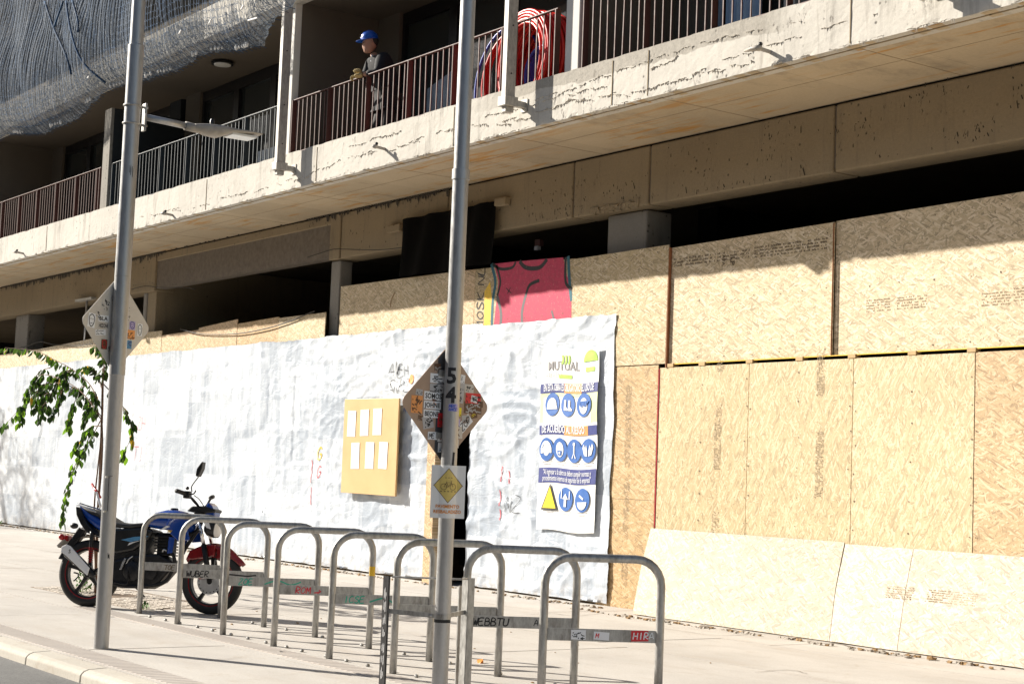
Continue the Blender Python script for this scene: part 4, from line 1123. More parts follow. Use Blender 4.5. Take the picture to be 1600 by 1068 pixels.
# painted marks on the sheet
def shS(h0=0):
    return lambda a, b, h=0: Vector((a, SHY - sh_off(a, b) - .004 - h, b))
SS = shS()
def gsh(pts): return [(W(a, b, SHY - .03).x, W(a, b, SHY - .03).z) for a, b in pts]
mb = MB(); dstroke(mb, SS, smoothline(gsh([(485, 718), (485, 735), (484, 753)]), 6), .016, .002); dstroke(mb, SS, smoothline(gsh([(484, 760), (484, 778), (484, 788)]), 5), .014, .002)
q = gsh([(492, 745)])[0]; dhand(mb, SS, 'G', q[0], q[1], .16, .014, .002); mb.build('paint_mark', M['paintred'], sheet)
mb = MB(); q = gsh([(493, 718)])[0]; dhand(mb, SS, 'G', q[0], q[1], .17, .022, .002); mb.build('paint_mark', M['paintyellow'], sheet)
mb = MB(); 
for (a, b, c_, d_) in ((783, 728, 781, 752), (780, 765, 779, 790), (779, 795, 779, 812), (793, 735, 795, 755)): dstroke(mb, SS, smoothline(gsh([(a, b), ((a + c_) / 2 + 1, (b + d_) / 2), (c_, d_)]), 4), .014, .002)
q = gsh([(205, 720)])[0]; dhand(mb, SS, 'TI', q[0], q[1], .25, .008, .002); q = gsh([(212, 670)])[0]; dhand(mb, SS, 'ZH', q[0], q[1], .2, .007, .002)
mb.build('paint_mark', M['paintred'], sheet)
mb = MB(); q = gsh([(628, 645)])[0]; dhand(mb, SS, 'MISS', q[0], q[1], .085, .008, .002); mb.build('paint_mark', M['paintblue'], sheet)
mb = MB()
for k, (a, b) in enumerate(((607, 612), (622, 612), (607, 585), (620, 588))):
    q = gsh([(a, b)])[0]; dhand(mb, SS, ('SN', 'MZ', 'AN', 'EH')[k], q[0], q[1], .15, .008, .002, wob=.9)
q = gsh([(785, 800)])[0]; dhand(mb, SS, 'NZ', q[0], q[1], .2, .009, .002, wob=.9)
mb.build('scribble', M['paintblack'], sheet)
mb = MB(); dcirc(mb, SS, *gsh([(641, 592)])[0], .06, .002); mb.build('paint_mark', M['paintorange'], sheet)

# notice board
bx0, bx1 = W(536, 700, 10.83).x, W(621, 700, 10.83).x
nb = thing('notice_board', 'tan plywood notice board with six white sheets of paper on the white sheeting', 'notice board', ((bx0 + bx1) / 2, 10.75, 1.05))
MB().prism([(bx0, 1.02), (bx1, 1.01), (bx1 - .005, 2.24), (bx0 - .005, 2.25)], 'y', 10.825, 10.85).build('board', M['ply'], nb, bevel=.003)
for k, (px, py) in enumerate(((549.5, 661.5), (569.5, 660), (589.5, 658.5), (555, 711.5), (577.5, 711), (598.5, 711))):
    q = W(px, py, 10.822); w2, h2 = .105, .17
    a = random.uniform(-.03, .03)
    mm_ = Matrix.Translation((q.x, 10.822, q.z)) @ Matrix.Rotation(a, 4, 'Y')
    vs = []; fs = []
    for j in range(5):
        for i in range(4):
            vs.append((-w2 + 2 * w2 * i / 3, -.001 - .004 * abs(i / 3 - .5) * (j / 4), -h2 + 2 * h2 * j / 4))
    for j in range(4):
        for i in range(3): fs.append((j * 4 + i, j * 4 + i + 1, (j + 1) * 4 + i + 1, (j + 1) * 4 + i))
    ps_ = MB().add(vs, fs, mm_).build('paper_sheet', M['paper'], nb, smooth=True, fixn=False)
    tl = MB(); Sl = lambda a, b, h=0, mm_=mm_: mm_ @ Vector((a, -.007 - h, b))
    for r_i in range(9): drect(tl, Sl, -w2 * .75, h2 * (.75 - .17 * r_i), w2 * random.uniform(.1, .75), h2 * (.75 - .17 * r_i) + .006, .0)
    tl.build('caption_lines', M['palegrey'], ps_)

# poster with safety pictograms
PO = W(838, 832, 10.72); PW = W(930, 700, 10.72).x - W(843, 700, 10.72).x
x0p = W(843, 700, 10.9).x; x1p = W(933, 700, 10.9).x; z0p = .74; z1p = 2.72; PYp = 10.915
def poS(a, b, h=0):   # a across 0..1, b up 0..1
    X = x0p + (x1p - x0p) * a + .012 * math.sin(b * 5); Z = z0p + (z1p - z0p) * b + .01 * math.sin(a * 7)
    if a > .8: Z += 0
    wv = .014 * noise.noise((a * 1.5, b * 4, 7)) + .012 * noise.noise((a * 1.6 + b * 4, 1, 3))
    h *= 1.6
    return Vector((X, PYp - .02 - wv - h, Z))
ps = thing('safety_poster', 'white safety poster with rows of blue round pictograms on the white sheeting', 'poster', ((x0p + x1p) / 2, PYp, z0p))
mb = MB(); drect(mb, poS, 0, 0, 1, 1, 0, 24, 48); o = mb.build('sheet', M['paper'], ps, smooth=True, fixn=False)
AR = (z1p - z0p) / (x1p - x0p)
P2 = lambda a, b, h=0: poS(a, b / AR, h)      # square units, width = 1
H_ = AR
def yb(py): return (1 - (py - 547) / (836 - 547)) * H_
for y0_, y1_ in ((yb(617), yb(602)), (yb(684), yb(669)), (yb(761), yb(737))):
    mb = MB(); drect(mb, P2, .0, y0_, 1, y1_, .003, 16, 1); mb.build('title_band', M['navy'], ps)
mb = MB(); drect(mb, P2, .42, yb(617), .73, yb(602), .004, 6, 1); mb.build('title_patch', M['orange'], ps); mb = MB(); drect(mb, P2, .44, yb(684), .85, yb(669), .004, 8, 1); mb.build('title_patch', M['orange'], ps)
mb = MB(); drect(mb, P2, .0, yb(664), 1, yb(618), .001, 16, 3); mb.build('tinted_ground', M['palelime'], ps)
mb = MB(); drect(mb, P2, .06, yb(664), .9, yb(624), .0022, 14, 2); mb.build('white_ground', M['paper'], ps)
mb = MB()
dtext(mb, P2, 'EN ESTA OBRA ES OBLIGATORIO EL USO DE', .5, yb(614), .105, .006, 'CENTER', sx=.42, bold=.002)
dtext(mb, P2, 'DE ACUERDO AL RIESGO', .42, yb(681), .11, .006, 'CENTER', sx=.6, bold=.002)
dtext(mb, P2, '"Al ingresar a la obra se deben cumplir normas y', .5, yb(748), .085, .006, 'CENTER', sx=.5)
dtext(mb, P2, 'procedimientos internos de seguridad de la empresa"', .5, yb(758), .085, .006, 'CENTER', sx=.46)
mb.build('lettering', M['iconwhite'], ps)
mb = MB(); dtext(mb, P2, 'MUTUAL', .12, yb(581), .14, .003, sx=1.0, bold=.001); mb.build('lettering', M['greytext'], ps)
mb = MB(); dtext(mb, P2, 'PREVIENE', .08, yb(592), .07, .003, sx=1); mb.build('lettering', M['palegrey'], ps)
mb = MB()
for i in range(3): dstroke(mb, P2, smoothline([(.38 + i * .055, yb(571)), (.40 + i * .055, yb(564)), (.39 + i * .055, yb(557))], 4), .03, .003)
drect(mb, P2, .32, yb(594), .55, yb(588), .003, 4, 1)
pts = arc((.86, yb(568)), .12, 0, 180, 10); dpoly(mb, P2, pts, .003); drect(mb, P2, .78, yb(584), .93, yb(577), .003, 3, 1)
mb.build('green_emblem', M['lime'], ps)
mbt = MB()
def icon(cx, py, kind):
    mbb = MB(); mbw = MB(); mby = MB(); mbk = MB()
    icon2(cx, py, kind, mbb, mbw, mby, mbk)
    if kind == 'tri': k_ = mbk.build('warning_triangle', M['paintblack'], ps); mby.build('triangle_field', M['yellow'], k_)
    else: k_ = mbb.build('pictogram_disc', M['iconblue'], ps); mbw.build('pictogram', M['iconwhite'], k_)['kind'] = 'stuff'
def icon2(cx, py, kind, mbb, mbw, mby, mbk):
    P2 = lambda a, b, h=0: poS(a, b / AR, h * 1.1 + .003)
    cy = yb(py); r = .125
    if kind == 'tri':
        dpoly(mbk, P2, [(cx - .145, cy - .13), (cx + .145, cy - .13), (cx, cy + .15)], .003)
        dpoly(mby, P2, [(cx - .115, cy - .112), (cx + .115, cy - .112), (cx, cy + .115)], .005); return
    dcirc(mbb, P2, cx, cy, r, .003)
    if kind == 'helmet':
        dpoly(mbw, P2, arc((cx, cy - .01), .08, 0, 180, 10) + [(cx - .09, cy - .05), (cx + .1, cy - .05)], .006)
    elif kind == 'boots':
        for d in (-.045, .03): dpoly(mbw, P2, [(cx + d - .02, cy + .05), (cx + d + .012, cy + .05), (cx + d + .015, cy - .02), (cx + d + .05, cy - .045), (cx + d + .05, cy - .06), (cx + d - .02, cy - .06)], .006)
    elif kind == 'face':
        dcirc(mbw, P2, cx, cy - .01, .07, .005, ry=.085); dpoly(mbb, P2, [(cx - .1, cy + .04), (cx + .1, cy + .04), (cx + .06, cy - .0), (cx - .06, cy)], .007); dring(mbb, P2, cx - .03, cy + .01, .024, .014, .008); dring(mbb, P2, cx + .03, cy + .01, .024, .014, .008)
    elif kind == 'ears':
        dcirc(mbw, P2, cx, cy, .055, .005, ry=.07); dring(mbw, P2, cx, cy, .08, .022, .006, a0=0, a1=180); 
        for s in (-1, 1): drect(mbw, P2, cx + s * .075 - .02, cy - .04, cx + s * .075 + .02, cy + .02, .006)
    elif kind == 'mask':
        dcirc(mbw, P2, cx, cy, .065, .005, ry=.08); dpoly(mbb, P2, [(cx - .04, cy - .01), (cx + .04, cy - .01), (cx + .03, cy - .06), (cx - .03, cy - .06)], .007); dcirc(mbw, P2, cx, cy - .035, .014, .008)
    elif kind == 'harness':
        dcirc(mbw, P2, cx, cy + .07, .02, .006); dstroke(mbw, P2, [(cx, cy + .05), (cx, cy - .03)], .02, .006); dstroke(mbw, P2, [(cx - .03, cy - .08), (cx, cy - .02), (cx + .03, cy - .08)], .014, .006)
    elif kind == 'gloves':
        for s in (-1, 1): dpoly(mbw, P2, [(cx + s * .01, cy - .06), (cx + s * .06, cy - .05), (cx + s * .09, cy + .03), (cx + s * .07, cy + .07), (cx + s * .045, cy + .02), (cx + s * .03, cy + .06), (cx + s * .012, cy)], .006)
    elif kind == 'arrow':
        dpoly(mbw, P2, [(cx - .02, cy - .08), (cx + .02, cy - .08), (cx + .02, cy - .0), (cx + .05, cy - .0), (cx, cy + .06), (cx - .05, cy), (cx - .02, cy)], .006)
        dstroke(mbw, P2, [(cx - .07, cy + .09), (cx - .07, cy + .0)], .014, .006); dstroke(mbw, P2, [(cx + .07, cy + .09), (cx + .07, cy)], .014, .006)
    elif kind == 'wash':
        dpoly(mbw, P2, arc((cx, cy - .02), .08, 180, 360, 8), .006); dstroke(mbw, P2, [(cx - .05, cy + .05), (cx + .02, cy + .01)], .022, .006)
for cx, k in ((.22, 'helmet'), (.5, 'boots'), (.78, 'face')): icon(cx, 636, k)
for cx, k in ((.13, 'ears'), (.37, 'mask'), (.62, 'harness'), (.86, 'gloves')): icon(cx, 708, k)
for cx, k in ((.22, 'tri'), (.5, 'arrow'), (.79, 'wash')): icon(cx, 785, k)
for py in (656, 728, 805):
    for cx in ((.22, .5, .78) if py != 728 else (.13, .37, .62, .86)):
        drect(mbt, P2, cx - .09, yb(py), cx + .09, yb(py) + .012, .003, 2, 1); drect(mbt, P2, cx - .06, yb(py) - .025, cx + .06, yb(py) - .013, .003, 2, 1)
mbt.build('caption_lines', M['palegrey'], ps)

# ================================================================== DEBRIS NET
net = thing('debris_net', 'grey debris net with blue cords hanging from the upper floor at the top left', 'net', (-26, 9.2, 7))
bot = [(-60, 232), (0, 207), (50, 205), (85, 190), (120, 160), (150, 138), (175, 128), (200, 122), (240, 112), (262, 104), (275, 95), (292, 85), (320, 76), (355, 74), (374, 68), (388, 66), (396, 40), (412, 20), (432, 6), (442, -10)]
botw = [(W(a, b, 9.2).x, W(a, b, 9.2).z) for a, b in bot]
def nbot(X):
    if X <= botw[0][0]: return botw[0][1]
    for (a, c), (b, d) in zip(botw, botw[1:]):
        if a <= X <= b: return c + (d - c) * (X - a) / (b - a)
    return botw[-1][1]
def netY(X, Z, zb):
    k = Z - zb
    y = 9.2 - .22 * math.exp(-((k - .9) / .9) ** 2) * (.7 + .5 * noise.noise((X * .4, 0, 0)))
    y += .03 * noise.noise((X * .8, Z * .35, 2)) * 2 + .009 * math.sin(X * 62 + 3 * math.sin(Z * .9 + X * .7)) + .008 * noise.noise((X * 6, Z * .8, 2)) + .05 * (1 - abs(noise.noise((X * .9 + Z * .55, Z * .2, 4))) * 2) ** 2
    y += .25 * math.exp(-k / .12)
    return y
xa, xb = botw[0][0] - 4, botw[-1][0]
nx, nz = 1500, 44; vs = []
for i in range(nx + 1):
    X = xa + (xb - xa) * i / nx; zb = nbot(X) + .03 * noise.noise((X * 5, 0, 0)) + .012 * math.sin(X * 38)
    for j in range(nz + 1):
        v = (j / nz) ** 1.4; Z = zb + (11 - zb) * v
        vs.append((X, netY(X, Z, zb), Z))
n1 = nz + 1
fs = [(i * n1 + j, (i + 1) * n1 + j, (i + 1) * n1 + j + 1, i * n1 + j + 1) for i in range(nx) for j in range(nz)]
fs = [f for f in fs if not (vs[f[0]][0] > -22.6 and vs[f[0]][2] - nbot(vs[f[0]][0]) > .42 + .25 * noise.noise((vs[f[0]][0] * 1.2, 5, 0)) + .12 * noise.noise((vs[f[0]][0] * 5, 5, 0)) - .12 * (vs[f[0]][0] + 22.6) * .3)]
MB().add(vs, fs).build('net_sheet', M['net'], net, smooth=True, fixn=False)
# diamond cord mesh in front
mb = MB()
def cordpt(X, k):
    zb = nbot(X); Z = zb + k
    return Vector((X, netY(X, Z, zb) - .035, Z))
stepc = .066
def quadstrip(p, q, wd):
    d = (q - p); d.normalize(); s_ = d.cross(Vector((0, -1, 0)))
    if s_.length < 1e-4: return
    s_.normalize(); s_ *= wd; b = len(mb.v)
    mb.v += [p - s_, p + s_, q + s_, q - s_]; mb.f.append((b, b + 1, b + 2, b + 3))
ncol = int((xb - xa) / stepc)
for i in range(ncol):
    X = xa + i * stepc + .01 * noise.noise((i * .3, 0, 0))
    prev = None
    for j in range(30):
        k = j * .10 + .02 * (i % 2)
        if k > 2.6: break
        wig = .004 * noise.noise((X * 2, k * 3, 5)) + .01 * noise.noise((X * .5, k * .8, 1))
        p = cordpt(X + wig, k)
        if prev is not None: quadstrip(prev, p, .0055)
        if i + 1 < ncol and (k < .5 + .2 * math.sin(X * 1.3) or X > -23.5 or (i + j) % 3 == 0):
            X2 = xa + (i + 1) * stepc; k2 = j * .10 - .03 + .02 * ((i + 1) % 2)
            wig2 = .004 * noise.noise((X2 * 2, k2 * 3, 5)) + .01 * noise.noise((X2 * .5, k2 * .8, 1))
            quadstrip(p, cordpt(X2 + wig2, k2), .0035)
        prev = p
mb.build('cord_mesh', M['netcord'], net, fixn=False)['kind'] = 'stuff'
# white folded hem beads + creases
mb = MB(); X = xa
while X < xb - .05:
    if noise.noise((X * 1.6, 2, 0)) > .08:
        zb = nbot(X); s = random.uniform(.012, .026)
        mb.ball((X, netY(X, zb + .03, zb) - .02, zb + .03), s, 4, (1, 1, 1.8))
    X += random.uniform(.07, .12)
mb.build('hem_knots', M['whitecord'], net, smooth=True)['kind'] = 'stuff'
mb = MB()
for pts in (((55, 0), (75, 45), (98, 85), (103, 115)), ((88, 0), (75, 40)), ((92, 0), (110, 50), (125, 95), (140, 125)), ((105, 0), (118, 30), (122, 50))):
    P = [W(a, b, 9.0) for a, b in pts]
    P = [(p.x, netY(p.x, p.z, nbot(p.x)) - .05, p.z) for p in P]
    mb.tube(smoothline(P, 5), .018, 5)
mb.build('gathered_rope', M['netcord'], net, smooth=True)
mb = MB()
for a, b, c_, d_ in ((381, 8, 377, 15), (330, 30, 327, 37), (283, 47, 280, 53), (129, 90, 131, 110), (139, 119, 137, 122), (402, 28, 388, 32)):
    p = W(a, b, 8.75); q = W(c_, d_, 8.75); mb.tube([p, q], .012, 5)
mb.build('white_ties', M['whitecord'], net)

# ================================================================== LAMP POST (left)
BX = Vector((-11.08, 4.44, 0))
lp = thing('street_lamp', 'tall grey lamp post at the left, with a flat lamp on a short arm', 'street lamp', BX)
def cyl(c, prof, n=32): return MB().lathe(prof, n, Matrix.Translation(c))
cyl(BX, [(.052, -.02), (.052, 1.90), (.0535, 1.902), (.0565, 1.905), (.0565, 4.27), (.0475, 4.275), (.0475, 7.5)], 36).build('pole', M['pole'], lp, autos=40)
cyl(BX, [(.0575, 2.60), (.0575, 2.605)], 36).build('seam_band', M['galv'], lp, autos=40)
for z in (3.83, 3.70):
    mb = MB(); pts = [(BX.x + .062 * math.cos(t), BX.y + .062 * math.sin(t), z) for t in [2 * math.pi * i / 24 for i in range(24)]]
    mb.tube(pts, .006, 6, closed=True); mb.tube([(BX.x, BX.y + .06, z), (BX.x + .02, BX.y + .11, z)], .009, 6)
    mb.build('clamp_band', M['galv'], lp, smooth=True)
a0 = BX + Vector((.0, .07, 3.765)); arm_end = a0 + Vector((0, .36, -.015))
MB().box((BX.x - .03, BX.y + .085, 3.66), (BX.x + .03, BX.y + .1, 3.86)).build('bracket_plate', M['galv'], lp, bevel=.003)
MB().tube([a0 + Vector((0, .02, 0)), arm_end], .024, 14).build('arm', M['pole'], lp, smooth=True)
RY = Matrix.Translation(arm_end) @ Matrix.Rotation(math.pi / 2, 4, 'Z')
MB().tube([arm_end + Vector((0, -.02, 0)), arm_end + Vector((0, .10, -.01))], [.033, .03], 14).build('arm_socket', M['lampgrey'], lp, smooth=True)
MB().loft([(.05, 0, .026, .033), (.09, .0, .032, .045), (.14, -.003, .040, .075), (.24, -.004, .044, .095), (.32, .008, .022, .10), (.48, .016, .012, .10), (.56, .016, .006, .095)], 20, 3.2, RY).build('lamp_head', M['lampgrey'], lp, autos=50)
MB().box((.32, -.08, -.022), (.52, .08, -.004), RY).build('lamp_glass', M['lampglass'], lp, bevel=.004)
MB().lathe([(.018, .04), (.018, .07), (.01, .085)], 12, RY @ Matrix.Translation((.19, 0, 0))).build('photo_cell', M['blackplastic'], lp, autos=40)
mb = MB().box((.055 * .58, -.0, .8), (.075, .02, .82)); 
mb = MB()
for z, (dx, dy) in ((1.18, (.6, -.8)), (.94, (.6, -.8))): mb.box((BX.x + dx * .052 - .006, BX.y + dy * .052 - .012, z), (BX.x + dx * .052 + .012, BX.y + dy * .052 + .004, z + .012))
mb.build('hinge_pins', M['galv'], lp)
ang = math.atan2(-.8, .6)
mb = MB()
r_ = .0532
for z in (.95, 1.19):
    pass
pts = [(BX.x + r_ * math.cos(ang + t), BX.y + r_ * math.sin(ang + t), z) for t, z in ((.35, .95), (.35, 1.05), (.30, 1.06), (.30, 1.19), (.75, 1.195))]
mb.tube(pts, .0022, 4); mb.build('hatch_outline', M['blackplastic'], lp)

def polesurf(c, r, ang, z0):
    return lambda a, b, h=0: Vector((c.x + (r + h) * math.cos(ang + a / r), c.y + (r + h) * math.sin(ang + a / r), z0 + b))
CAMANG = math.atan2(CC.y - 4.44, 0 - BX.x)
mb = MB(); Sq = polesurf(BX, .052, CAMANG, 0)
scribble(mb, Sq, .01, .62, .02, .66, 6, .004, .001, 3); scribble(mb, polesurf(BX, .0565, CAMANG, 0), .0, 3.32, .03, 3.38, 7, .002, .001, 5)
mb.build('scratch_marks', M['paintblack'], lp)

# middle pole
BM = Vector((W(687, 1068, 5.2).x, 5.2, 0))
mp = thing('signpost', 'grey steel pole in the middle stencilled 54, carrying a diamond sign', 'pole', BM)
cyl(BM, [(.0455, -.02), (.0455, 1.45), (.0465, 1.455), (.0465, 3.0), (.052, 3.0), (.052, 3.06), (.0445, 3.062), (.0445, 7.5)], 36).build('pole', M['pole'], mp, autos=40)
cyl(BM, [(.047, .455), (.047, .49)], 36).build('rubber_band', M['rubber'], mp, autos=40)
MB().lathe([(.0035, 0), (.0035, .003)], 6, Matrix.Translation(BM + Vector((.02, -.042, 2.3)))).build('rivet', M['blackplastic'], mp)
CAMM = math.atan2(CC.y - BM.y, 0 - BM.x)
zz5 = W(707, 584, 5.2).z; zz4 = W(706, 614, 5.2).z
mb = MB(); Sm = polesurf(BM, .0465, CAMM, 0)
dtext(mb, Sm, '5', -.036, zz5 - .055, .125, .001, sx=1.0, bold=.004, sub=7); dtext(mb, Sm, '4', -.036, zz4 - .055, .125, .001, sx=1.0, bold=.004, sub=7)
mb.build('stencilled_number', M['paintblack'], mp)
mb = MB(); drect(mb, Sm, -.015, W(706, 637, 5.2).z - .02, .04, W(706, 637, 5.2).z + .022, .0015, 6, 1); mb.build('sticker', M['stickpurple'], mp)
mb = MB(); z = W(706, 637, 5.2).z; dhand(mb, Sm, 'MRE', -.013, z, .017, .003, .0025); dhand(mb, Sm, 'AMOE', -.013, z - .018, .015, .003, .0025); mb.build('sticker_lettering', M['paintblue'], mp)
mb = MB(); scribble(mb, Sm, .01, .98 + .1, .03, .98 + .18, 7, .004, .002, 9); dstroke(mb, Sm, [(.02, 1.28), (.028, 1.42)], .012, .0015)
mb.build('scratch_marks', M['paintblack'], mp)

# diamond signs (seen from the back)
def diamond(name, c, wdir, half, mat, label, stickers, dark=None):
    wd = Vector((*wdir, 0)).normalized(); nrm = wd.cross(Vector((0, 0, 1)))   # faces +X-ish (camera)
    if nrm.dot(CC - c) < 0: nrm = -nrm
    R = Matrix((wd, nrm * 1, Vector((0, 0, 1)))).transposed().to_4x4()
    mw = Matrix.Translation(c) @ R
    t = thing(name, label, 'road sign', mw=mw, group=None)
    rr = .045; pts = []
    for k in range(4):
        a = k * 90; cx, cy = (half - rr * 1.41) * math.cos(math.radians(a)), (half - rr * 1.41) * math.sin(math.radians(a))
        pts += arc((cx, cy), rr, a - 45, a + 45, 5)
    MB().prism(pts, 'y', -.003, 0, mw).build('plate', mat, t)
    S = lambda a, b, h=0: mw @ Vector((a, h, b))
    MB().prism([(p[0] * .94, p[1] * .94) for p in pts], 'y', -.0045, -.003, mw).build('front_face', M['yellow'], t)
    for z in (.18, -.18):
        mb = MB().box((-.07, 0.001, z - .018), (.07, .012, z + .018), mw); mb.build('mounting_bar', M['galv'], t)
    stickers(t, S)
    return t
random.seed(11)
def stick(t, S, x, y, w_, h_, base, ink, kind, tilt=0, txt=''):
    c, s = math.cos(tilt), math.sin(tilt)
    T = lambda a, b, h=0: S(x + a * c - b * s, y + a * s + b * c, h)
    mb = MB(); hh = .0012 + random.random() * .0008
    drect(mb, T, 0, 0, w_, h_, hh); mb.build('sticker', M[base], t)
    mi = MB(); h2 = hh + .001
    if kind == 'text': dtext(mi, T, txt, w_ * .06, h_ * .2, h_ * .85, h2, sx=w_ * .88 / (h_ * .85 * .62 * max(1, len(txt))), bold=.001)
    elif kind == 'hand':
        dhand(mi, T, txt, w_ * .1, h_ * .18, h_ * .62, h_ * .1, h2)
    elif kind == 'face':
        dstroke(mi, T, smoothline([(w_ * .2, h_ * .3), (w_ * .15, h_ * .75), (w_ * .5, h_ * .92), (w_ * .85, h_ * .7), (w_ * .8, h_ * .3), (w_ * .5, h_ * .06), (w_ * .2, h_ * .3)], 4), w_ * .09, h2)
        dcirc(mi, T, w_ * .36, h_ * .6, w_ * .06, h2, 8); dcirc(mi, T, w_ * .64, h_ * .6, w_ * .06, h2, 8); dstroke(mi, T, [(w_ * .35, h_ * .3), (w_ * .65, h_ * .3)], w_ * .06, h2)
    elif kind == 'noise':
        for _ in range(int(7 + w_ * h_ * 1500)):
            a, b = random.uniform(.06, .8) * w_, random.uniform(.06, .8) * h_
            dstroke(mi, T, [(a, b), (a + random.uniform(-.12, .3) * w_, b + random.uniform(-.2, .2) * h_)], min(w_, h_) * .09, h2)
    mi.build('sticker_print', M[ink], t)
def stA(t, S):
    stick(t, S, -.15, .09, .07, .09, 'signbacklight', 'paintblack', 'noise')
    stick(t, S, -.285, -.04, .07, .10, 'iconwhite', 'paintblack', 'face', -.1)
    stick(t, S, -.22, .045, .075, .05, 'signbacklight', 'paintblack', 'noise', -.4)
    stick(t, S, -.18, .005, .10, .045, 'iconwhite', 'paintblack', 'text', .05, 'BLA'); stick(t, S, -.18, -.045, .10, .045, 'signbacklight', 'paintblack', 'text', .05, 'HEZONE')
    stick(t, S, -.20, -.095, .10, .04, 'iconwhite', 'paintblack', 'noise', .1)
    stick(t, S, -.14, -.185, .06, .07, 'stickbrown', 'stickred', 'face')
    stick(t, S, .10, .10, .04, .04, 'signbacklight', 'paintblack', 'hand', 0, 'C'); stick(t, S, .10, .03, .035, .06, 'signbacklight', 'paintblack', 'noise')
    stick(t, S, .13, -.02, .06, .06, 'stickpurple', 'navy', 'face'); stick(t, S, .10, -.09, .09, .065, 'orange', 'stickbrown', 'noise'); stick(t, S, .11, -.16, .055, .06, 'stickcyan', 'navy', 'noise')
    stick(t, S, .215, -.06, .05, .09, 'iconwhite', 'paintblack', 'face')
    mb = MB(); dhand(mb, S, 'I', .08, -.22, .05, .01, .002); mb.build('marker_stroke', M['paintblack'], t)
def stB(t, S):
    mb = MB(); hb = .345
    dpoly(mb, S, [(-.075, -.265), (-.03, -.315), (-.0, -.335), (.0, .335), (-.03, .31), (-.075, .265)], .0006)
    mb.build('dark_strip', M['darkpatch'], t)  # dark upright band on the sign back beside the pole
    stick(t, S, -.13, .12, .12, .055, 'iconwhite', 'paintblack', 'noise'); stick(t, S, -.13, .065, .12, .05, 'stickgrey', 'paintblack', 'noise')
    stick(t, S, -.17, .02, .13, .05, 'iconwhite', 'paintblack', 'text', 0, 'SOMOS'); stick(t, S, -.17, -.03, .13, .045, 'iconwhite', 'paintblack', 'text', 0, 'JOHNE'); stick(t, S, -.17, -.08, .12, .045, 'iconwhite', 'paintblack', 'text', 0, 'BEONE')
    stick(t, S, -.265, -.06, .085, .10, 'orange', 'stickbrown', 'noise'); stick(t, S, -.165, -.15, .08, .07, 'stickgrey', 'paintblack', 'noise', .2); stick(t, S, -.06, -.13, .07, .08, 'stickred', 'stickbrown', 'noise')
    stick(t, S, -.13, -.205, .07, .045, 'iconwhite', 'paintblack', 'hand', 0, 'ME'); stick(t, S, -.055, -.215, .05, .05, 'iconwhite', 'stickred', 'noise')
    stick(t, S, -.05, -.275, .045, .055, 'iconwhite', 'stickcyan', 'noise')
    stick(t, S, .07, .16, .03, .12, 'iconwhite', 'paintblack', 'noise'); stick(t, S, .07, .02, .06, .12, 'stickgrey', 'paintblack', 'noise', -.1); stick(t, S, .14, .08, .07, .05, 'signbacklight', 'paintblack', 'noise')
    stick(t, S, .15, .02, .12, .06, 'stickred', 'paintblack', 'noise'); stick(t, S, .14, -.04, .14, .07, 'stickbrown', 'stickgrey', 'noise'); stick(t, S, .25, .0, .04, .035, 'stickbrown', 'stickbrown', 'noise'); stick(t, S, .07, -.06, .05, .05, 'yellow', 'stickbrown', 'noise')
    stick(t, S, .135, -.16, .11, .06, 'iconwhite', 'paintblack', 'hand', .75, 'ZOP')
    stick(t, S, .065, -.19, .07, .07, 'signbacklight', 'stickbrown', 'text', 0, 'JK'); stick(t, S, .06, -.245, .05, .05, 'signbacklight', 'stickbrown', 'text', 0, 'JK')
_stB = stB
def stB(t, S):
    _stB(t, S); rr = random.Random(4)
    for x, z, w_, h_, bs_, ik in ((-.235, .045, .05, .035, 'stickgrey', 'paintblack'), (-.115, -.02, .035, .05, 'stickbrown', 'orange'), (-.21, -.10, .04, .03, 'stickbrown', 'signbacklight'), (.10, .135, .035, .05, 'iconwhite', 'paintblack'),
        (.19, .03, .05, .04, 'iconwhite', 'paintblack'), (.075, .08, .05, .05, 'stickbrown', 'signbacklight'), (.20, -.07, .05, .035, 'stickbrown', 'yellow'), (.13, -.10, .06, .045, 'stickgrey', 'stickbrown'), (-.10, .19, .05, .04, 'stickbrown', 'signbacklight'), (.06, -.12, .05, .05, 'stickpurple', 'navy')):
        stick(t, S, x, z, w_, h_, bs_, ik, 'noise', rr.uniform(-.2, .2))
aL = Vector((-.28, .96)); cL = VX(181, 507, -11.15); cL = BX + Vector((-.075, -.0, 0)); cL.z = 2.27
dz = W(133, 498, 4.44).z
diamond('road_sign', Vector((BX.x - .066, BX.y + .0, W(181, 507, 4.44).z)), (-.415, .91), .35, M['signbacklight'], 'pale back of a diamond road sign with black-and-white stickers on the left lamp post', stA)
diamond('road_sign', Vector((BM.x - .056, BM.y + .0, W(700, 632, 5.2).z)), (-.147, .989), .345, M['signback'], 'brown scuffed back of a diamond road sign covered in stickers on the middle pole', stB)

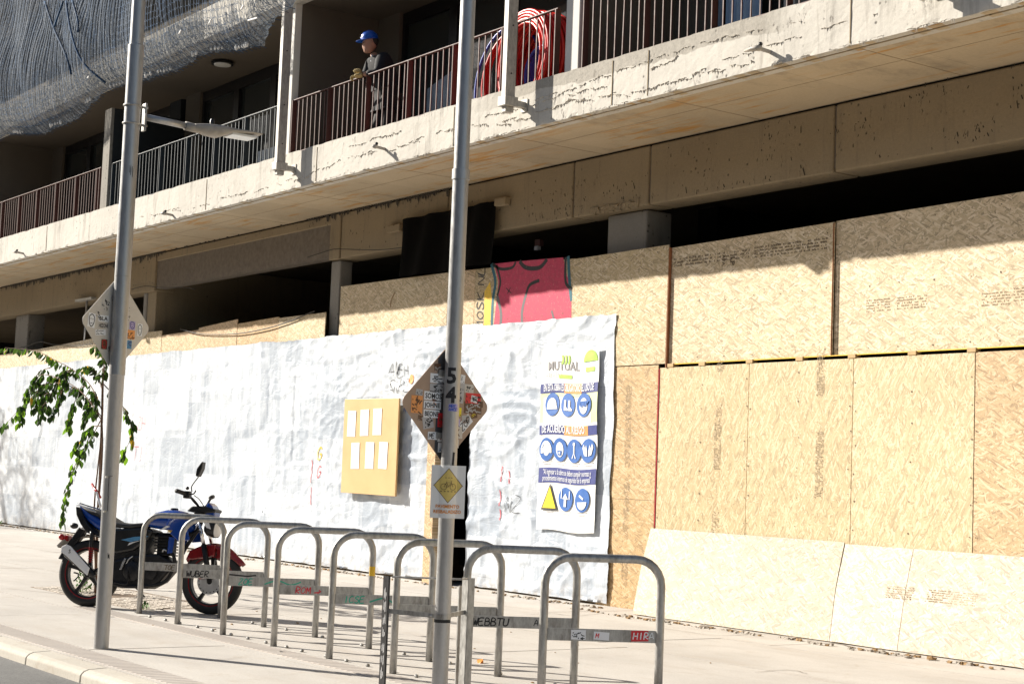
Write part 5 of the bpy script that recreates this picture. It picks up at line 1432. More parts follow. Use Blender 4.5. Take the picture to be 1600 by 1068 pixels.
# laminated paper notice wrapped on the middle pole
zc = W(706, 768, 5.2).z; hw, hh = .098, .15
ndir = (Vector((0, 0, 0)) - Vector((BM.x, BM.y, 0))).normalized(); ndir = Vector((.86, -.51, 0)).normalized()
wd = Vector((-ndir.y, ndir.x, 0))
def noteS(a, b, h=0):
    bend = .03 * (1 - min(1, abs(a) / .05) ** 2) if abs(a) < .05 else 0
    return BM + Vector((0, 0, zc)) + wd * a + Vector((0, 0, b)) + ndir * (.0285 + bend * .95 + h + .002 * math.sin(b * 20 + a * 30))
pn = thing('paper_notice', 'white paper notice with a yellow bicycle diamond taped to the middle pole', 'notice', BM + Vector((0, 0, zc)))
mb = MB(); drect(mb, noteS, -hw, -hh, hw, hh, 0, 24, 16); mb.build('paper', M['paper'], pn, smooth=True, fixn=False)
def dg(mb, pts, h):  # gridded polygon pieces via strips so that they follow the bend
    xs = [-.09 + .18 * i / 36 for i in range(37)]
    for a, b in zip(xs, xs[1:]):
        y0a, y1a, y0b, y1b = pts(a)[0], pts(a)[1], pts(b)[0], pts(b)[1]
        if y1a <= y0a and y1b <= y0b: continue
        dpoly(mb, noteS, [(a, y0a), (b, y0b), (b, y1b), (a, y1a)], h)
mb = MB(); dg(mb, lambda a: (.035 - max(0, .083 - abs(a)) * 1.2, .035 + max(0, .083 - abs(a)) * 1.2), .0015); mb.build('diamond_border', M['stickbrown'], pn, fixn=False)
mb = MB(); dg(mb, lambda a: (.035 - max(0, .079 - abs(a)) * 1.2, .035 + max(0, .079 - abs(a)) * 1.2), .0025); mb.build('diamond', M['amber'], pn, fixn=False)
mb = MB()
for s in (-1, 1): dring(mb, noteS, s * .026, .028, .017, .0025, .004, 16)
dstroke(mb, noteS, [(-.026, .028), (-.01, .052), (.016, .052), (.0, .028), (-.026, .028)], .0025, .004); dstroke(mb, noteS, [(.026, .028), (.014, .06), (.02, .062)], .0025, .004); dstroke(mb, noteS, [(.0, .028), (-.012, .058)], .0025, .004)
for i in range(5): drect(mb, noteS, -.045 + i * .02, .0, -.035 + i * .02, .004, .004)
for i in range(3): drect(mb, noteS, -.02 + i * .016, .078, -.010 + i * .016, .081, .004)
mb.build('bicycle_symbol', M['stickbrown'], pn)
mb = MB(); dtext(mb, noteS, 'PAVIMENTO', 0, -.092, .026, .003, 'CENTER', sx=.95, bold=.0006); dtext(mb, noteS, 'RESBALADIZO', 0, -.122, .026, .003, 'CENTER', sx=.95, bold=.0006); mb.build('lettering', M['paintorange'], pn)
# pole guard (steel frame strapped to the middle pole)
gd = thing('pole_guard', 'black steel frame with two uprights strapped around the middle pole', 'guard frame', BM)
gl = W(604, 1000, 5.0); gr = W(728, 1000, 5.45)
Lp = Vector((gl.x, 5.0, 0)); Rp = Vector((gr.x, 5.45, 0))
zL = W(606, 899, 5.0).z; zR = W(733, 902, 5.45).z
ztop = (zL + zR) / 2
def angleiron(P, sgn, z1):
    mb = MB().box((P.x - .03, P.y - .022, 0), (P.x + .03, P.y - .018, z1)); mb.box((P.x + sgn * .03 - .002, P.y - .0179, 0), (P.x + sgn * .03 + .002, P.y + .025, z1)); return mb
angleiron(Lp, -1, zL).build('upright', simple('black_painted_steel', (.02, .02, .022), .4, metal=.3, var=.3, scale=20, wear=(.2, .19, .18), wearamt=.72), gd)
angleiron(Rp, 1, zR).build('upright', M['galv'], gd)
MB().box((Rp.x - .055, Rp.y - .03, 0), (Rp.x - .047, Rp.y + .01, zR - .05)).build('upright', M['galv'], gd)
mb = MB().tube([Lp + Vector((0, .02, zL - .004)), BM + Vector((-.0, .12, (zL + zR) / 2)), Rp + Vector((0, 0, zR - .004))], .011, 8, flat=.5); mb.build('top_bar', M['galv'], gd)
zs = W(690, 962, 5.2).z
for P, z_e in ((Lp, zs + .03), (Rp, zs + .0)):
    d_ = (P - BM); d_.z = 0; d_.normalize()
    s0 = BM + d_ * .05 + Vector((0, 0, zs)); s1 = Vector((P.x, P.y - .01, zs + .012)); n_ = Vector((-d_.y, d_.x, 0)) * .003
    b = MB(); pts = [s0 - n_, s0 + n_, s1 + n_, s1 - n_]
    vs = [p_ + Vector((0, 0, -.013)) for p_ in pts] + [p_ + Vector((0, 0, .013)) for p_ in pts]
    b.add(vs, [(0, 3, 2, 1), (4, 5, 6, 7), (0, 1, 5, 4), (1, 2, 6, 5), (2, 3, 7, 6), (3, 0, 4, 7)]); b.build('strap', M['galv'], gd)
    MB().ball(s0 + d_ * .02, .011, 4).build('bolt', M['galv'], gd)
cyl(BM, [(.0485, zs - .015), (.0485, zs + .015)], 32).build('clamp_ring', M['galv'], gd, autos=40)
mb = MB(); Sgl = planar((Lp.x - .02, Lp.y - .0225, 0), (1, 0, 0), (0, 0, 1), (0, -1, 0))
for k in range(7): scribble(mb, Sgl, .006, .12 + k * .075, .036, .17 + k * .075, 6, .0025, .0015, 50 + k)
mb.build('marker_scribbles', M['palegrey'], gd)

# ================================================================== BIKE RACKS
legs = [(-13.56, 5.76, -13.09, 6.3), (-12.63, 5.70, -12.25, 6.29), (-11.76, 5.69, -11.42, 6.31), (-10.91, 5.69, -10.58, 6.30), (-10.08, 5.69, -9.74, 6.29), (-9.22, 5.68, -8.88, 6.27)]
dxl = .835
X7 = W(728, 960, 5.69).x; X8 = W(849, 980, 5.69).x
legs += [(X7, 5.69, X7 + .33, 6.28), (X8, 5.69, X8 + .33, 6.28)]
HT = .852
rl = ['galvanised bicycle hoop nearest the motorbike, its bar over the fuel tank', 'second bicycle hoop from the left, before the red mudguard, black tag on its plate',
      'third bicycle hoop from the left, with a teal tag on its plate', 'fourth bicycle hoop from the left, with red tag on its plate and yellow sticker',
      'fifth bicycle hoop from the left, teal tag on its plate beside the black upright', 'galvanised bicycle hoop behind the black guard upright and the middle pole',
      'galvanised bicycle hoop just right of the middle pole, with a black tag along its plate', 'rightmost galvanised bicycle hoop, with a red sticker on its plate']
for i, (ax, ay, bx, by) in enumerate(legs):
    d = Vector((bx - ax, by - ay, 0)); L = d.length; ang_ = math.atan2(d.y, d.x)
    mw = Matrix.Translation((ax, ay, 0)) @ Matrix.Rotation(ang_, 4, 'Z')
    t = thing('bike_rack', rl[i], 'bicycle rack', mw=mw, group='bicycle hoops in a row on the pavement')
    r = .15; ht = HT + random.uniform(-.004, .004)
    path = [(0, 0, -.02), (0, 0, .3), (0, 0, ht - r)] + [(r - r * math.cos(math.radians(a)), 0, ht - r + r * math.sin(math.radians(a))) for a in range(15, 91, 15)] + \
           [(L - r + r * math.sin(math.radians(a)), 0, ht - r + r * math.cos(math.radians(a))) for a in range(0, 91, 15)] + [(L, 0, .3), (L, 0, -.02)]
    mb = MB().tube([mw @ Vector(p) for p in path], .0245, 16); mb.build('hoop', M['galv'], t, smooth=True)
    MB().box((.024, -.004, .375), (L - .024, .004, .445), mw).build('plate', M['galv'], t, bevel=.001)
    S = lambda a, b, h=0, mw=mw: mw @ Vector((.0 + a, -.004 - h, .375 + b))
    mb = MB()
    if i == 1: dhand(mb, S, 'WUBER', .05, .012, .045, .008, .001); dstroke(mb, S, [(.4, .04), (.55, .03), (.62, .04)], .012, .001); mb.build('marker_tag', M['paintblack'], t)
    elif i == 0: dhand(mb, S, 'TOE', .2, .012, .04, .006, .001); mb.build('marker_tag', M['printdark'], t)
    elif i == 2: dhand(mb, S, 'ZOE', .10, .012, .045, .008, .001); dstroke(mb, S, smoothline([(.3, .02), (.4, .05), (.5, .02), (.58, .045)], 4), .010, .001); mb.build('marker_tag', M['paintteal'], t)
    elif i == 3:
        dhand(mb, S, 'ROM >', .14, .012, .045, .007, .001); mb.build('marker_tag', M['paintred'], t)
        mb = MB(); drect(mb, lambda a, b, h=0, mw=mw: mw @ Vector((L + .0255 * math.sin(a / .0255), -.0255 * math.cos(a / .0255), b)), -.025, .53, .025, .60, .0, 6, 1); mb.build('sticker', M['paintyellow'], t)
    elif i == 4: dhand(mb, S, 'ICSE', .08, .012, .045, .008, .001); dstroke(mb, S, smoothline([(.26, .02), (.36, .05), (.42, .02)], 4), .010, .001); mb.build('marker_tag', M['paintteal'], t)
    elif i == 6: dhand(mb, S, 'WEBBTU', .04, .012, .045, .008, .001); dhand(mb, S, 'AIA', .42, .02, .035, .005, .001); mb.build('marker_tag', M['paintblack'], t)
    elif i == 7:
        stick(t, lambda a, b, h=0: S(a, b, h), .16, .008, .085, .055, 'iconwhite', 'paintblack', 'noise', .0)
        stick(t, lambda a, b, h=0: S(a, b, h), .29, .012, .09, .045, 'iconwhite', 'stickred', 'hand', -.05, 'M')
        stick(t, lambda a, b, h=0: S(a, b, h), .51, .006, .10, .06, 'stickred', 'iconwhite', 'hand', .04, 'HIRA')
    else: t.children[0]['label'] = 'dusty steel tube'
# anchor bolts on the ground beside the hoops
mb = MB()
for i in range(26):
    X = -13.2 + i * .3
    for dy in (-.02, ):
        mb.ball((X + random.uniform(-.03, .03), 5.74 + dy + random.uniform(-.01, .01), .008), .016, 4, (1, 1, .8))
        if i % 2: mb.ball((X + .35, 6.34, .008), .016, 4, (1, 1, .8))
tag(mb.build('anchor_bolts', M['galv']), 'row of small steel studs set in the pavement beside the bicycle hoops', 'bolts')
bpy.data.objects['anchor_bolts']['kind'] = 'stuff'
q = G(751, 1035); tag(MB().box((q.x - .02, q.y - .015, 0), (q.x + .02, q.y + .012, .02), jit=.008).build('litter_scrap', M['paintorange']), 'small orange scrap on the pavement right of the middle pole', 'litter')
q = G(438, 1018); tag(MB().box((q.x - .03, q.y - .01, 0), (q.x + .06, q.y + .01, .006), jit=.002).build('metal_scrap', M['blackmetal']), 'thin dark metal scrap on the pavement by the hoops', 'scrap')

# ================================================================== MOTORBIKE
mo = Vector(G(135.4, 947)); mf = Vector(G(342, 960)); dv_ = mf - mo
mang = math.atan2(dv_.y, dv_.x)
MWm = Matrix.Translation(mo) @ Matrix.Rotation(mang, 4, 'Z') @ Matrix.Rotation(math.radians(-4), 4, 'X')
bike = thing('motorcycle', 'blue motorcycle with red front mudguard parked behind the bicycle hoops', 'motorcycle', mw=MWm)
def mz(X, Y):
    px = 60 + X / 4.109; py = 720 + Y / 4.109
    return ((px - 135.4) / 173.3, (947 + .058 * (px - 135.4) - py) / 175.8)
def mpts(*a): return [mz(*p) for p in a]
def mt3(p, y): return MWm @ Vector((p[0], y, p[1]))
def mprism(pts, y0, y1, name, mat, parent=None, bevel=.008, smooth=False):
    o = MB().prism(mpts(*pts), 'y', y0, y1, MWm).build(name, M[mat], parent or bike, bevel=bevel); return o
def mtube(pts, r, name, mat, parent=None, n=10, sm=True):   # pts ((X,Y),y)
    P = [mt3(mz(*p), y) for p, y in pts]
    return MB().tube(smoothline([tuple(q) for q in P], 4) if len(P) > 2 and sm else P, r, n).build(name, M[mat], parent or bike, smooth=True)
def wheel(cx, R_, name):
    c = Matrix.Translation((cx, 0, R_)) @ Matrix.Rotation(math.pi / 2, 4, 'X')
    Mw = MWm @ c
    w_ = MB().lathe([(R_ - .075, -.028), (R_ - .045, -.045), (R_ - .015, -.036), (R_, -.014), (R_, .014), (R_ - .015, .036), (R_ - .045, .045), (R_ - .075, .028)], 56, Mw)
    w_.f = [f for f in w_.f if len(f) < 50]
    tyre = w_.build(name, M['rubber'], bike, autos=50)
    mb = MB(); RR = R_ - .072
    prof = [(RR + .006, -.030), (RR + .006, .030), (RR - .02, .024), (RR - .022, -.024), (RR + .006, -.030)]
    mb.lathe(prof, 56, Mw); mb.f = [f for f in mb.f if len(f) < 50]; mb.build('rim', M['blackplastic'], tyre, autos=50)
    mb = MB()
    for s in (-1, 1): mb.lathe([(RR - .004, s * .0325), (RR + .006, s * .0325)], 56, Mw)
    mb.f = [f for f in mb.f if len(f) < 50]; mb.build('rim_tape', M['redpaint'], tyre)['kind'] = 'stuff'
    for k in range(5):
        a = 2 * math.pi * k / 5 + .35; 
        u = Vector((math.cos(a), math.sin(a), 0)); v_ = Vector((-u.y, u.x, 0))
        mb = MB(); vs = []
        for rr, ww, tt in ((.03, .022, .02), (RR * .55, .013, .013), (RR - .015, .018, .016)):
            for sa, sb in ((-1, -1), (1, -1), (1, 1), (-1, 1)): p = u * rr + v_ * sa * ww; vs.append((p.x, p.y, sb * tt))
        fs = []
        for i in range(2):
            for j in range(4): fs.append((i * 4 + j, i * 4 + (j + 1) % 4, i * 4 + 4 + (j + 1) % 4, i * 4 + 4 + j))
        fs += [(3, 2, 1, 0), (8, 9, 10, 11)]
        mb.add(vs, fs, Mw).build('spoke', M['blackplastic'], tyre, bevel=.003)
    MB().lathe([(.018, -.07), (.038, -.05), (.045, -.03), (.045, .03), (.038, .05), (.018, .07)], 20, Mw).build('hub', M['blackmetal'], tyre, autos=40)
    return Mw
Mr = wheel(0, .297, 'rear_wheel'); cxf = (342 - 135.4) / 173.3
Mf = wheel(cxf, .285, 'front_wheel')
mb = MB().lathe([(.05, .058), (.115, .058), (.115, .062), (.05, .062)], 40, Mf); mb.build('brake_disc', M['alu'], bike, autos=40)
mb = MB()
for k in range(18):
    a = k * 2 * math.pi / 18
    mb.lathe([(.006, .0625), (.006, .0635)], 6, Mf @ Matrix.Translation((.098 * math.cos(a), .098 * math.sin(a), 0)))
mb.build('engine_details', M['blackplastic'], bike)
# frame, swingarm
mtube([((310, 720), -.06), ((420, 690), -.07), ((520, 670), -.08)], .016, 'swingarm', 'blackmetal')
mtube([((310, 720), .06), ((420, 690), .07), ((520, 670), .08)], .016, 'swingarm', 'blackmetal')
mtube([((700, 470), 0), ((850, 480), 0), ((1010, 470), 0), ((1050, 400), 0)], .02, 'frame_tube', 'blackmetal')
mtube([((500, 600), .05), ((420, 520), .08), ((330, 450), .09), ((240, 400), .08)], .012, 'frame_tube', 'blackmetal')
mtube([((1040, 440), 0), ((960, 560), 0), ((905, 690), 0)], .017, 'frame_tube', 'blackmetal')
mprism([(480, 480), (700, 440), (760, 520), (700, 640), (560, 660), (480, 620)], -.07, .07, 'mid_body', 'blackplastic')
# engine
eng = mprism([(500, 640), (640, 610), (800, 600), (905, 650), (890, 710), (830, 780), (745, 822), (560, 815), (480, 770), (480, 690)], -.10, .10, 'engine', 'blackmetal', bevel=.02)
MB().lathe([(.085, 0), (.085, .012), (.06, .03), (.02, .03)], 28, MWm @ Matrix.Translation((mz(640, 710)[0], -.1, mz(640, 710)[1])) @ Matrix.Rotation(math.pi / 2, 4, 'X')).build('clutch_cover', M['blackmetal'], eng, autos=40)
MB().lathe([(.06, 0), (.06, .012), (.02, .02)], 24, MWm @ Matrix.Translation((mz(770, 720)[0], -.1, mz(770, 720)[1])) @ Matrix.Rotation(math.pi / 2, 4, 'X')).build('side_cover', M['blackmetal'], eng, autos=40)
for k in range(7):
    y_ = 485 + k * 19
    mprism([(765 + k, y_), (895, y_ + 8), (895, y_ + 16), (765 + k, y_ + 8)], -.075, .075, 'cooling_fin', 'blackmetal', eng, bevel=.001)
mprism([(780, 480), (880, 490), (880, 610), (780, 610)], -.055, .055, 'cylinder', 'blackmetal', eng)
mtube([((850, 590), -.06), ((872, 575), -.08), ((915, 640), -.07), ((890, 740), -.07), ((830, 792), -.08), ((700, 806), -.10), ((560, 800), -.11), ((430, 745), -.12)], .016, 'exhaust_pipe', 'blackmetal')
mtube([((835, 590), -.09), ((845, 575), -.1), ((862, 582), -.09)], .008, 'spark_cable', 'alu')
# silencer
p0, p1 = mt3(mz(182, 575), -.135), mt3(mz(372, 722), -.125)
dr = (p1 - p0); 
MB().tube([p0, p0 + dr * .08, p0 + dr * .5, p1, p1 + dr * .12], [.036, .05, .046, .034, .02], 22).build('silencer', M['blackmetal'], bike, autos=50)
MB().prism(mpts((168, 552), (200, 537), (232, 550), (378, 690), (365, 738), (190, 598), (165, 585)), 'y', -.192, -.178, MWm).build('heat_shield', M['whitepaint'], bike, bevel=.006)
mb = MB(); Sh = lambda a, b, h=0: mt3((a, b), -.193 - h)
q = mz(222, 592); dhand(mb, Sh, 'S', q[0], q[1], .028, .006, .001, wob=.1); mb.build('marker_tag', M['paintblack'], bike)
# bodywork
def mloft(secs, name, mat, p=2.4, parent=None, n=28):   # secs (X, ytop, ybot, halfwidth)
    L = []
    for X, a, b, hw in secs:
        x1, z1 = mz(X, a); _, z2 = mz(X, b); L.append((x1, (z1 + z2) / 2, abs(z1 - z2) / 2, hw))
    return MB().loft(L, n, p, MWm).build(name, M[mat], parent or bike, autos=45)
tank = mloft([(690, 392, 425, .07), (715, 368, 432, .10), (760, 332, 440, .125), (830, 318, 450, .135), (900, 322, 465, .135), (955, 338, 472, .12), (1000, 372, 460, .085), (1018, 395, 440, .05)], 'fuel_tank', 'bluepaint', 2.6)
MB().lathe([(.035, 0), (.035, .012), (.028, .018)], 24, MWm @ Matrix.Translation((mz(860, 318)[0], 0, mz(860, 318)[1] - .004))).build('filler_cap', M['blackmetal'], tank, autos=40)
for s in (-1, 1):
    y0_, y1_ = (-.155, -.135) if s < 0 else (.135, .155)
    sh = mprism([(862, 425), (880, 378), (960, 372), (1000, 400), (1030, 520), (955, 525), (900, 480)], y0_, y1_, 'tank_shroud', 'bluepaint', bevel=.008)
    mprism([(884, 495), (925, 500), (915, 598), (880, 600)], y0_ + .03 * (s < 0), y1_ - .03 * (s > 0), 'lower_shroud', 'bluepaint', bevel=.005)
mb = MB(); St = lambda a, b, h=0: mt3((a, b), -.156 - h)
dpoly(mb, St, mpts((815, 458), (870, 425), (895, 432), (850, 450)), .001); mb.build('white_flash', M['whitepaint'], bike)
mb = MB(); q = mz(878, 470); dhand(mb, St, 'NV', q[0], q[1], .024, .006, .001, slant=.4); mb.build('marker_tag', M['paintyellow'], bike)
mb = MB(); q = mz(822, 376); Sx = lambda a, b, h=0: mt3((a, b), -.134 - h); dhand(mb, Sx, 'MR', q[0], q[1], .022, .004, .001, slant=.3); mb.build('marker_tag', M['iconwhite'], bike)
mloft([(222, 283, 300, .035), (280, 300, 335, .075), (350, 318, 362, .085), (430, 352, 395, .10), (500, 393, 430, .12), (600, 405, 442, .125), (660, 400, 438, .10), (705, 398, 428, .07)], 'seat', 'seat', 2.8)
mloft([(208, 284, 300, .03), (240, 300, 345, .06), (290, 325, 395, .085), (350, 352, 440, .095), (420, 385, 475, .105), (470, 410, 490, .09)], 'tail_panel', 'bluepaint', 2.6)
mprism([(205, 290), (225, 300), (262, 350), (305, 408), (378, 470), (385, 485), (300, 462), (250, 405), (215, 345)], -.105, .105, 'tail_trim', 'blackplastic', bevel=.01)
mprism([(470, 440), (690, 432), (765, 455), (740, 510), (640, 580), (520, 600), (440, 520)], -.115, .115, 'side_panel', 'blackplastic', bevel=.02)
mprism([(552, 510), (640, 492), (740, 488), (700, 508), (620, 524)], -.121, -.116, 'side_stripe', 'stickcyan', bevel=.001)
mprism([(610, 530), (700, 512), (640, 530), (600, 548)], -.121, -.116, 'side_stripe', 'whitepaint', bevel=.001)
mprism([(590, 625), (600, 630), (575, 700), (560, 700)], -.13, -.11, 'bracket', 'alu', bevel=.003)
mprism([(258, 408), (300, 412), (318, 438), (262, 442), (225, 430)], -.05, .05, 'light_housing', 'whitepaint', bevel=.008)
mtube([((170, 262), -.05), ((215, 278), -.09), ((300, 305), -.115), ((360, 330), -.12)], .007, 'grab_rail', 'alu')
mtube([((170, 262), .05), ((215, 278), .09), ((300, 305), .115), ((360, 330), .12)], .007, 'grab_rail', 'alu')
mprism([(215, 420), (262, 442), (235, 490), (128, 632), (86, 625), (120, 560)], -.035, .035, 'rear_mudguard', 'blackplastic', bevel=.01)
mprism([(92, 540), (132, 500), (140, 508), (104, 556)], -.09, .09, 'number_plate', 'lampgrey', bevel=.003)
MB().ball(tuple(mz(127, 487))[:1] + (-.1,) + tuple(mz(127, 487))[1:], .028, 8, mat=MWm).build('indicator', M['redlens'], bike, smooth=True)
MB().ball((mz(200, 415)[0], -.08, mz(200, 415)[1]), .027, 8, (1.5, .8, 1), mat=MWm).build('indicator', M['blackplastic'], bike, smooth=True)
mprism([(120, 470), (150, 478), (140, 512), (112, 505)], -.05, .05, 'tail_light', 'redlens', bevel=.006)
mtube([((345, 455), -.12), ((348, 560), -.12), ((352, 640), -.12)], .018, 'shock_absorber', 'blackmetal')
mb = MB()
for k in range(9):
    q = mz(352, 560 + k * 11); mb.lathe([(.024, -.003), (.024, .003)], 14, MWm @ Matrix.Translation((q[0], -.12, q[1])))
mb.build('shock_spring', M['redlens'], bike)['kind'] = 'stuff'
# rear fender arch
R1 = .335
pts = [(-.0 + R1 * math.cos(math.radians(a)), .297 + R1 * math.sin(math.radians(a))) for a in range(40, 121, 8)]
for nm, pts_, col_, wd_ in (('inner_fender', pts, 'blackplastic', .05),):
    mb = MB(); outp = pts_ + [(p[0] * .98, (p[1] - .297) * .98 + .297) for p in reversed(pts_)]
    mb.prism(outp, 'y', -wd_, wd_, MWm).build(nm, M[col_], bike)
# front mudguard
mb = MB(); vs = []; fs = []; nA = 20
cfx, cfz = cxf, .285
for i in range(nA + 1):
    a = math.radians(145 - (145 - 28) * i / nA); Rr = .315 + .02 * math.sin(math.pi * i / nA) + (.03 if i > nA - 3 else 0) * (i - nA + 3) / 3
    for j in range(9):
        t = (j - 4) / 4; w2_ = .062 * (1 - .5 * max(0, i - 14) / 6)
        rr = Rr - .045 * abs(t) ** 2.2
        vs.append((cfx + rr * math.cos(a), t * w2_, cfz + rr * math.sin(a)))
for i in range(nA):
    for j in range(8): fs.append((i * 9 + j, i * 9 + j + 1, (i + 1) * 9 + j + 1, (i + 1) * 9 + j))
o = mb.add(vs, fs, MWm).build('front_mudguard', M['redpaint'], bike, smooth=True); sm = o.modifiers.new('t', 'SOLIDIFY'); sm.thickness = .006
mprism([(1010, 580), (1100, 545), (1180, 545), (1180, 620), (1040, 640), (985, 640)], -.07, .07, 'mudguard_side', 'redpaint', bevel=.012)
mprism([(1180, 555), (1240, 580), (1302, 632), (1285, 640), (1185, 640)], -.045, .045, 'mudguard_tip', 'redpaint', bevel=.012)
# fork
for s in (-1, 1):
    mtube([((1060, 380), s * .085), ((1112, 560), s * .085)], .016, 'fork_tube', 'chrome', n=14)
    mtube([((1108, 545), s * .085), ((1165, 770), s * .08)], .024, 'fork_leg', 'blackmetal', n=14)
mprism([(1085, 690), (1140, 685), (1150, 750), (1095, 765)], -.1, -.055, 'brake_caliper', 'redlens', bevel=.008)
mprism([(1030, 335), (1090, 350), (1085, 395), (1035, 385)], -.11, .11, 'fork_clamp', 'blackmetal', bevel=.008)
# headlight and fairing
q = mz(1135, 440)
MB().loft([(-.06, 0, .05, .06), (-.03, .0, .075, .085), (.02, -.002, .08, .09), (.045, -.004, .075, .085)], 24, 2.6, MWm @ Matrix.Translation((q[0], 0, q[1])) @ Matrix.Rotation(.1, 4, 'Y')).build('headlight_shell', M['blackplastic'], bike, autos=40)
MB().loft([(.0451, -.004, .068, .078), (.06, -.006, .05, .06), (.066, -.008, .02, .03)], 24, 2.6, MWm @ Matrix.Translation((q[0], 0, q[1])) @ Matrix.Rotation(.1, 4, 'Y')).build('headlight', M['clearlens'], bike, autos=60)
mprism([(1088, 392), (1130, 400), (1150, 450), (1120, 440)], -.095, -.085, 'fairing_flash', 'whitepaint', bevel=.003)
mprism([(1085, 320), (1108, 275), (1135, 300), (1160, 345), (1150, 380), (1100, 370)], -.07, .07, 'fairing', 'bluepaint', bevel=.012)
mprism([(970, 330), (1000, 300), (1090, 300), (1165, 325), (1160, 345), (1060, 352)], -.08, .08, 'instrument_cluster', 'blackplastic', bevel=.012)
# handlebar
mtube([((1040, 320), -.02), ((1045, 290), -.1), ((1030, 250), -.2), ((1010, 225), -.3), ((1000, 222), -.33)], .011, 'handlebar', 'blackmetal')
mtube([((1040, 320), .02), ((1045, 290), .1), ((1030, 250), .2), ((1010, 225), .3), ((1000, 222), .33)], .011, 'handlebar', 'blackmetal')
mtube([((1015, 232), -.26), ((1000, 222), -.34), ((992, 218), -.38)], .019, 'grip', 'rubber')
mtube([((1015, 232), .26), ((1000, 222), .34), ((992, 218), .38)], .019, 'grip', 'rubber')
q = mz(1022, 235); MB().box((q[0] - .03, -.27, q[1] - .035), (q[0] + .03, -.21, q[1] + .03), MWm).build('switch_box', M['blackplastic'], bike, bevel=.008)
q = mz(1018, 195); MB().ball((q[0], -.24, q[1]), .016, 7, mat=MWm).build('fluid_cap', M['blackplastic'], bike, smooth=True)
mtube([((1030, 235), -.24), ((1070, 232), -.26), ((1095, 215), -.30)], .006, 'brake_lever', 'blackmetal')
mtube([((1075, 300), -.05), ((1072, 260), -.15), ((1060, 240), -.22)], .004, 'brake_hose', 'cable')
mtube([((1035, 310), -.02), ((1020, 270), -.12), ((1025, 245), -.2)], .004, 'throttle_cable', 'cable')
mtube([((1050, 215), -.24), ((1056, 185), -.27), ((1105, 130), -.30)], .005, 'mirror_stalk', 'blackmetal')
mprism([(1098, 122), (1104, 78), (1132, 38), (1141, 36), (1138, 80), (1118, 126), (1108, 130)], -.345, -.275, 'mirror', 'blackplastic', bevel=.01)
mtube([((640, 640), -.105), ((620, 700), -.13), ((630, 790), -.14), ((540, 780), -.14)], .008, 'brake_pedal', 'blackmetal')
mtube([((480, 705), -.1), ((500, 700), -.19)], .012, 'footpeg', 'rubber')
mtube([((235, 715), -.1), ((270, 730), -.09), ((240, 770), -.10)], .007, 'axle_adjuster', 'blackmetal')
mtube([((600, 800), .07), ((620, 830), .12), ((632, 868), .2)], .009, 'side_stand', 'blackmetal')
mtube([((585, 700), -.1), ((610, 640), -.11), ((640, 615), -.11)], .006, 'clutch_cable', 'alu')

# ================================================================== WORKER
FZ = 4.98
fw = Vector((-.10, -.995, 0)); lf = Vector((.995, -.10, 0)); up_ = Vector((0, 0, 1))
HP = Vector((-17.20, 10.16, FZ + .86))
def pp(f_=0, l_=0, z_=0, base=None): return (base or HP) + fw * f_ + lf * l_ + up_ * z_
wk = thing('person', 'worker in a blue hard hat and dark jacket leaning on the balcony railing', 'person', (HP.x, HP.y, FZ))
pel = pp(); belly = pp(.03, 0, .16); chest = pp(.13, 0, .36); neckb = pp(.19, 0, .50); neckt = pp(.235, 0, .57)
shL, shR = pp(.16, .17, .46), pp(.16, -.17, .46)
rail_p = Vector((-17.13, 9.77, 6.085))
haR = rail_p + Vector((-.06, -.02, .03)); haL = rail_p + Vector((.02, -.03, .0))
elL = shL + (haL - shL) * .48 + Vector((.10, .0, -.12)); elR = shR + (haR - shR) * .5 + Vector((-.10, .06, -.10))
hiL, hiR = pp(0, .09, -.03), pp(0, -.09, -.03)
knL, knR = pp(.05, .10, -.42), pp(.10, -.09, -.41)
anL, anR = pp(-.04, .11, -.79), pp(.06, -.10, -.79)
def skin(name, mat, verts, edges, radii, parent, root=0, sub=2):
    me = bpy.data.meshes.new(name)
    inv = MWD[wk.name].inverted()
    me.from_pydata([tuple(inv @ v) for v in verts], edges, []); me.materials.append(mat)
    o = bpy.data.objects.new(name, me); COL.objects.link(o); o.parent = parent
    o.modifiers.new('skin', 'SKIN').use_smooth_shade = True
    if not me.skin_vertices: me.attributes
    lay = me.skin_vertices[0].data
    for i, r in enumerate(radii):
        lay[i].radius = (r, r) if not isinstance(r, tuple) else r; lay[i].use_root = (i == root)
    s_ = o.modifiers.new('sub', 'SUBSURF'); s_.levels = sub; s_.render_levels = sub
    return o
def mkskin(*a, **k):
    # skin layer must exist: add through bmesh
    return skin2(*a, **k)
def skin2(name, mat, verts, edges, radii, parent, root=0, sub=2):
    inv = MWD[wk.name].inverted()
    bm = bmesh.new(); lay = bm.verts.layers.skin.verify()
    vs = []
    for i, v in enumerate(verts):
        q = bm.verts.new(inv @ v); r = radii[i]; q[lay].radius = (r, r) if not isinstance(r, tuple) else r; q[lay].use_root = (i == root); vs.append(q)
    for a, b in edges: bm.edges.new((vs[a], vs[b]))
    me = bpy.data.meshes.new(name); bm.to_mesh(me); bm.free(); me.materials.append(mat)
    o = bpy.data.objects.new(name, me); COL.objects.link(o); o.parent = parent
    sk = o.modifiers.new('skin', 'SKIN'); sk.use_smooth_shade = True
    s_ = o.modifiers.new('sub', 'SUBSURF'); s_.levels = sub; s_.render_levels = sub
    return o
hd = pp(.27, 0, .67)
V = [pel, belly, chest, neckb, neckt, shL, elL, haL, shR, elR, haR, hiL, knL, anL, hiR, knR, anR]
E_ = [(0, 1), (1, 2), (2, 3), (3, 4), (2, 5), (5, 6), (6, 7), (2, 8), (8, 9), (9, 10), (0, 11), (11, 12), (12, 13), (0, 14), (14, 15), (15, 16)]
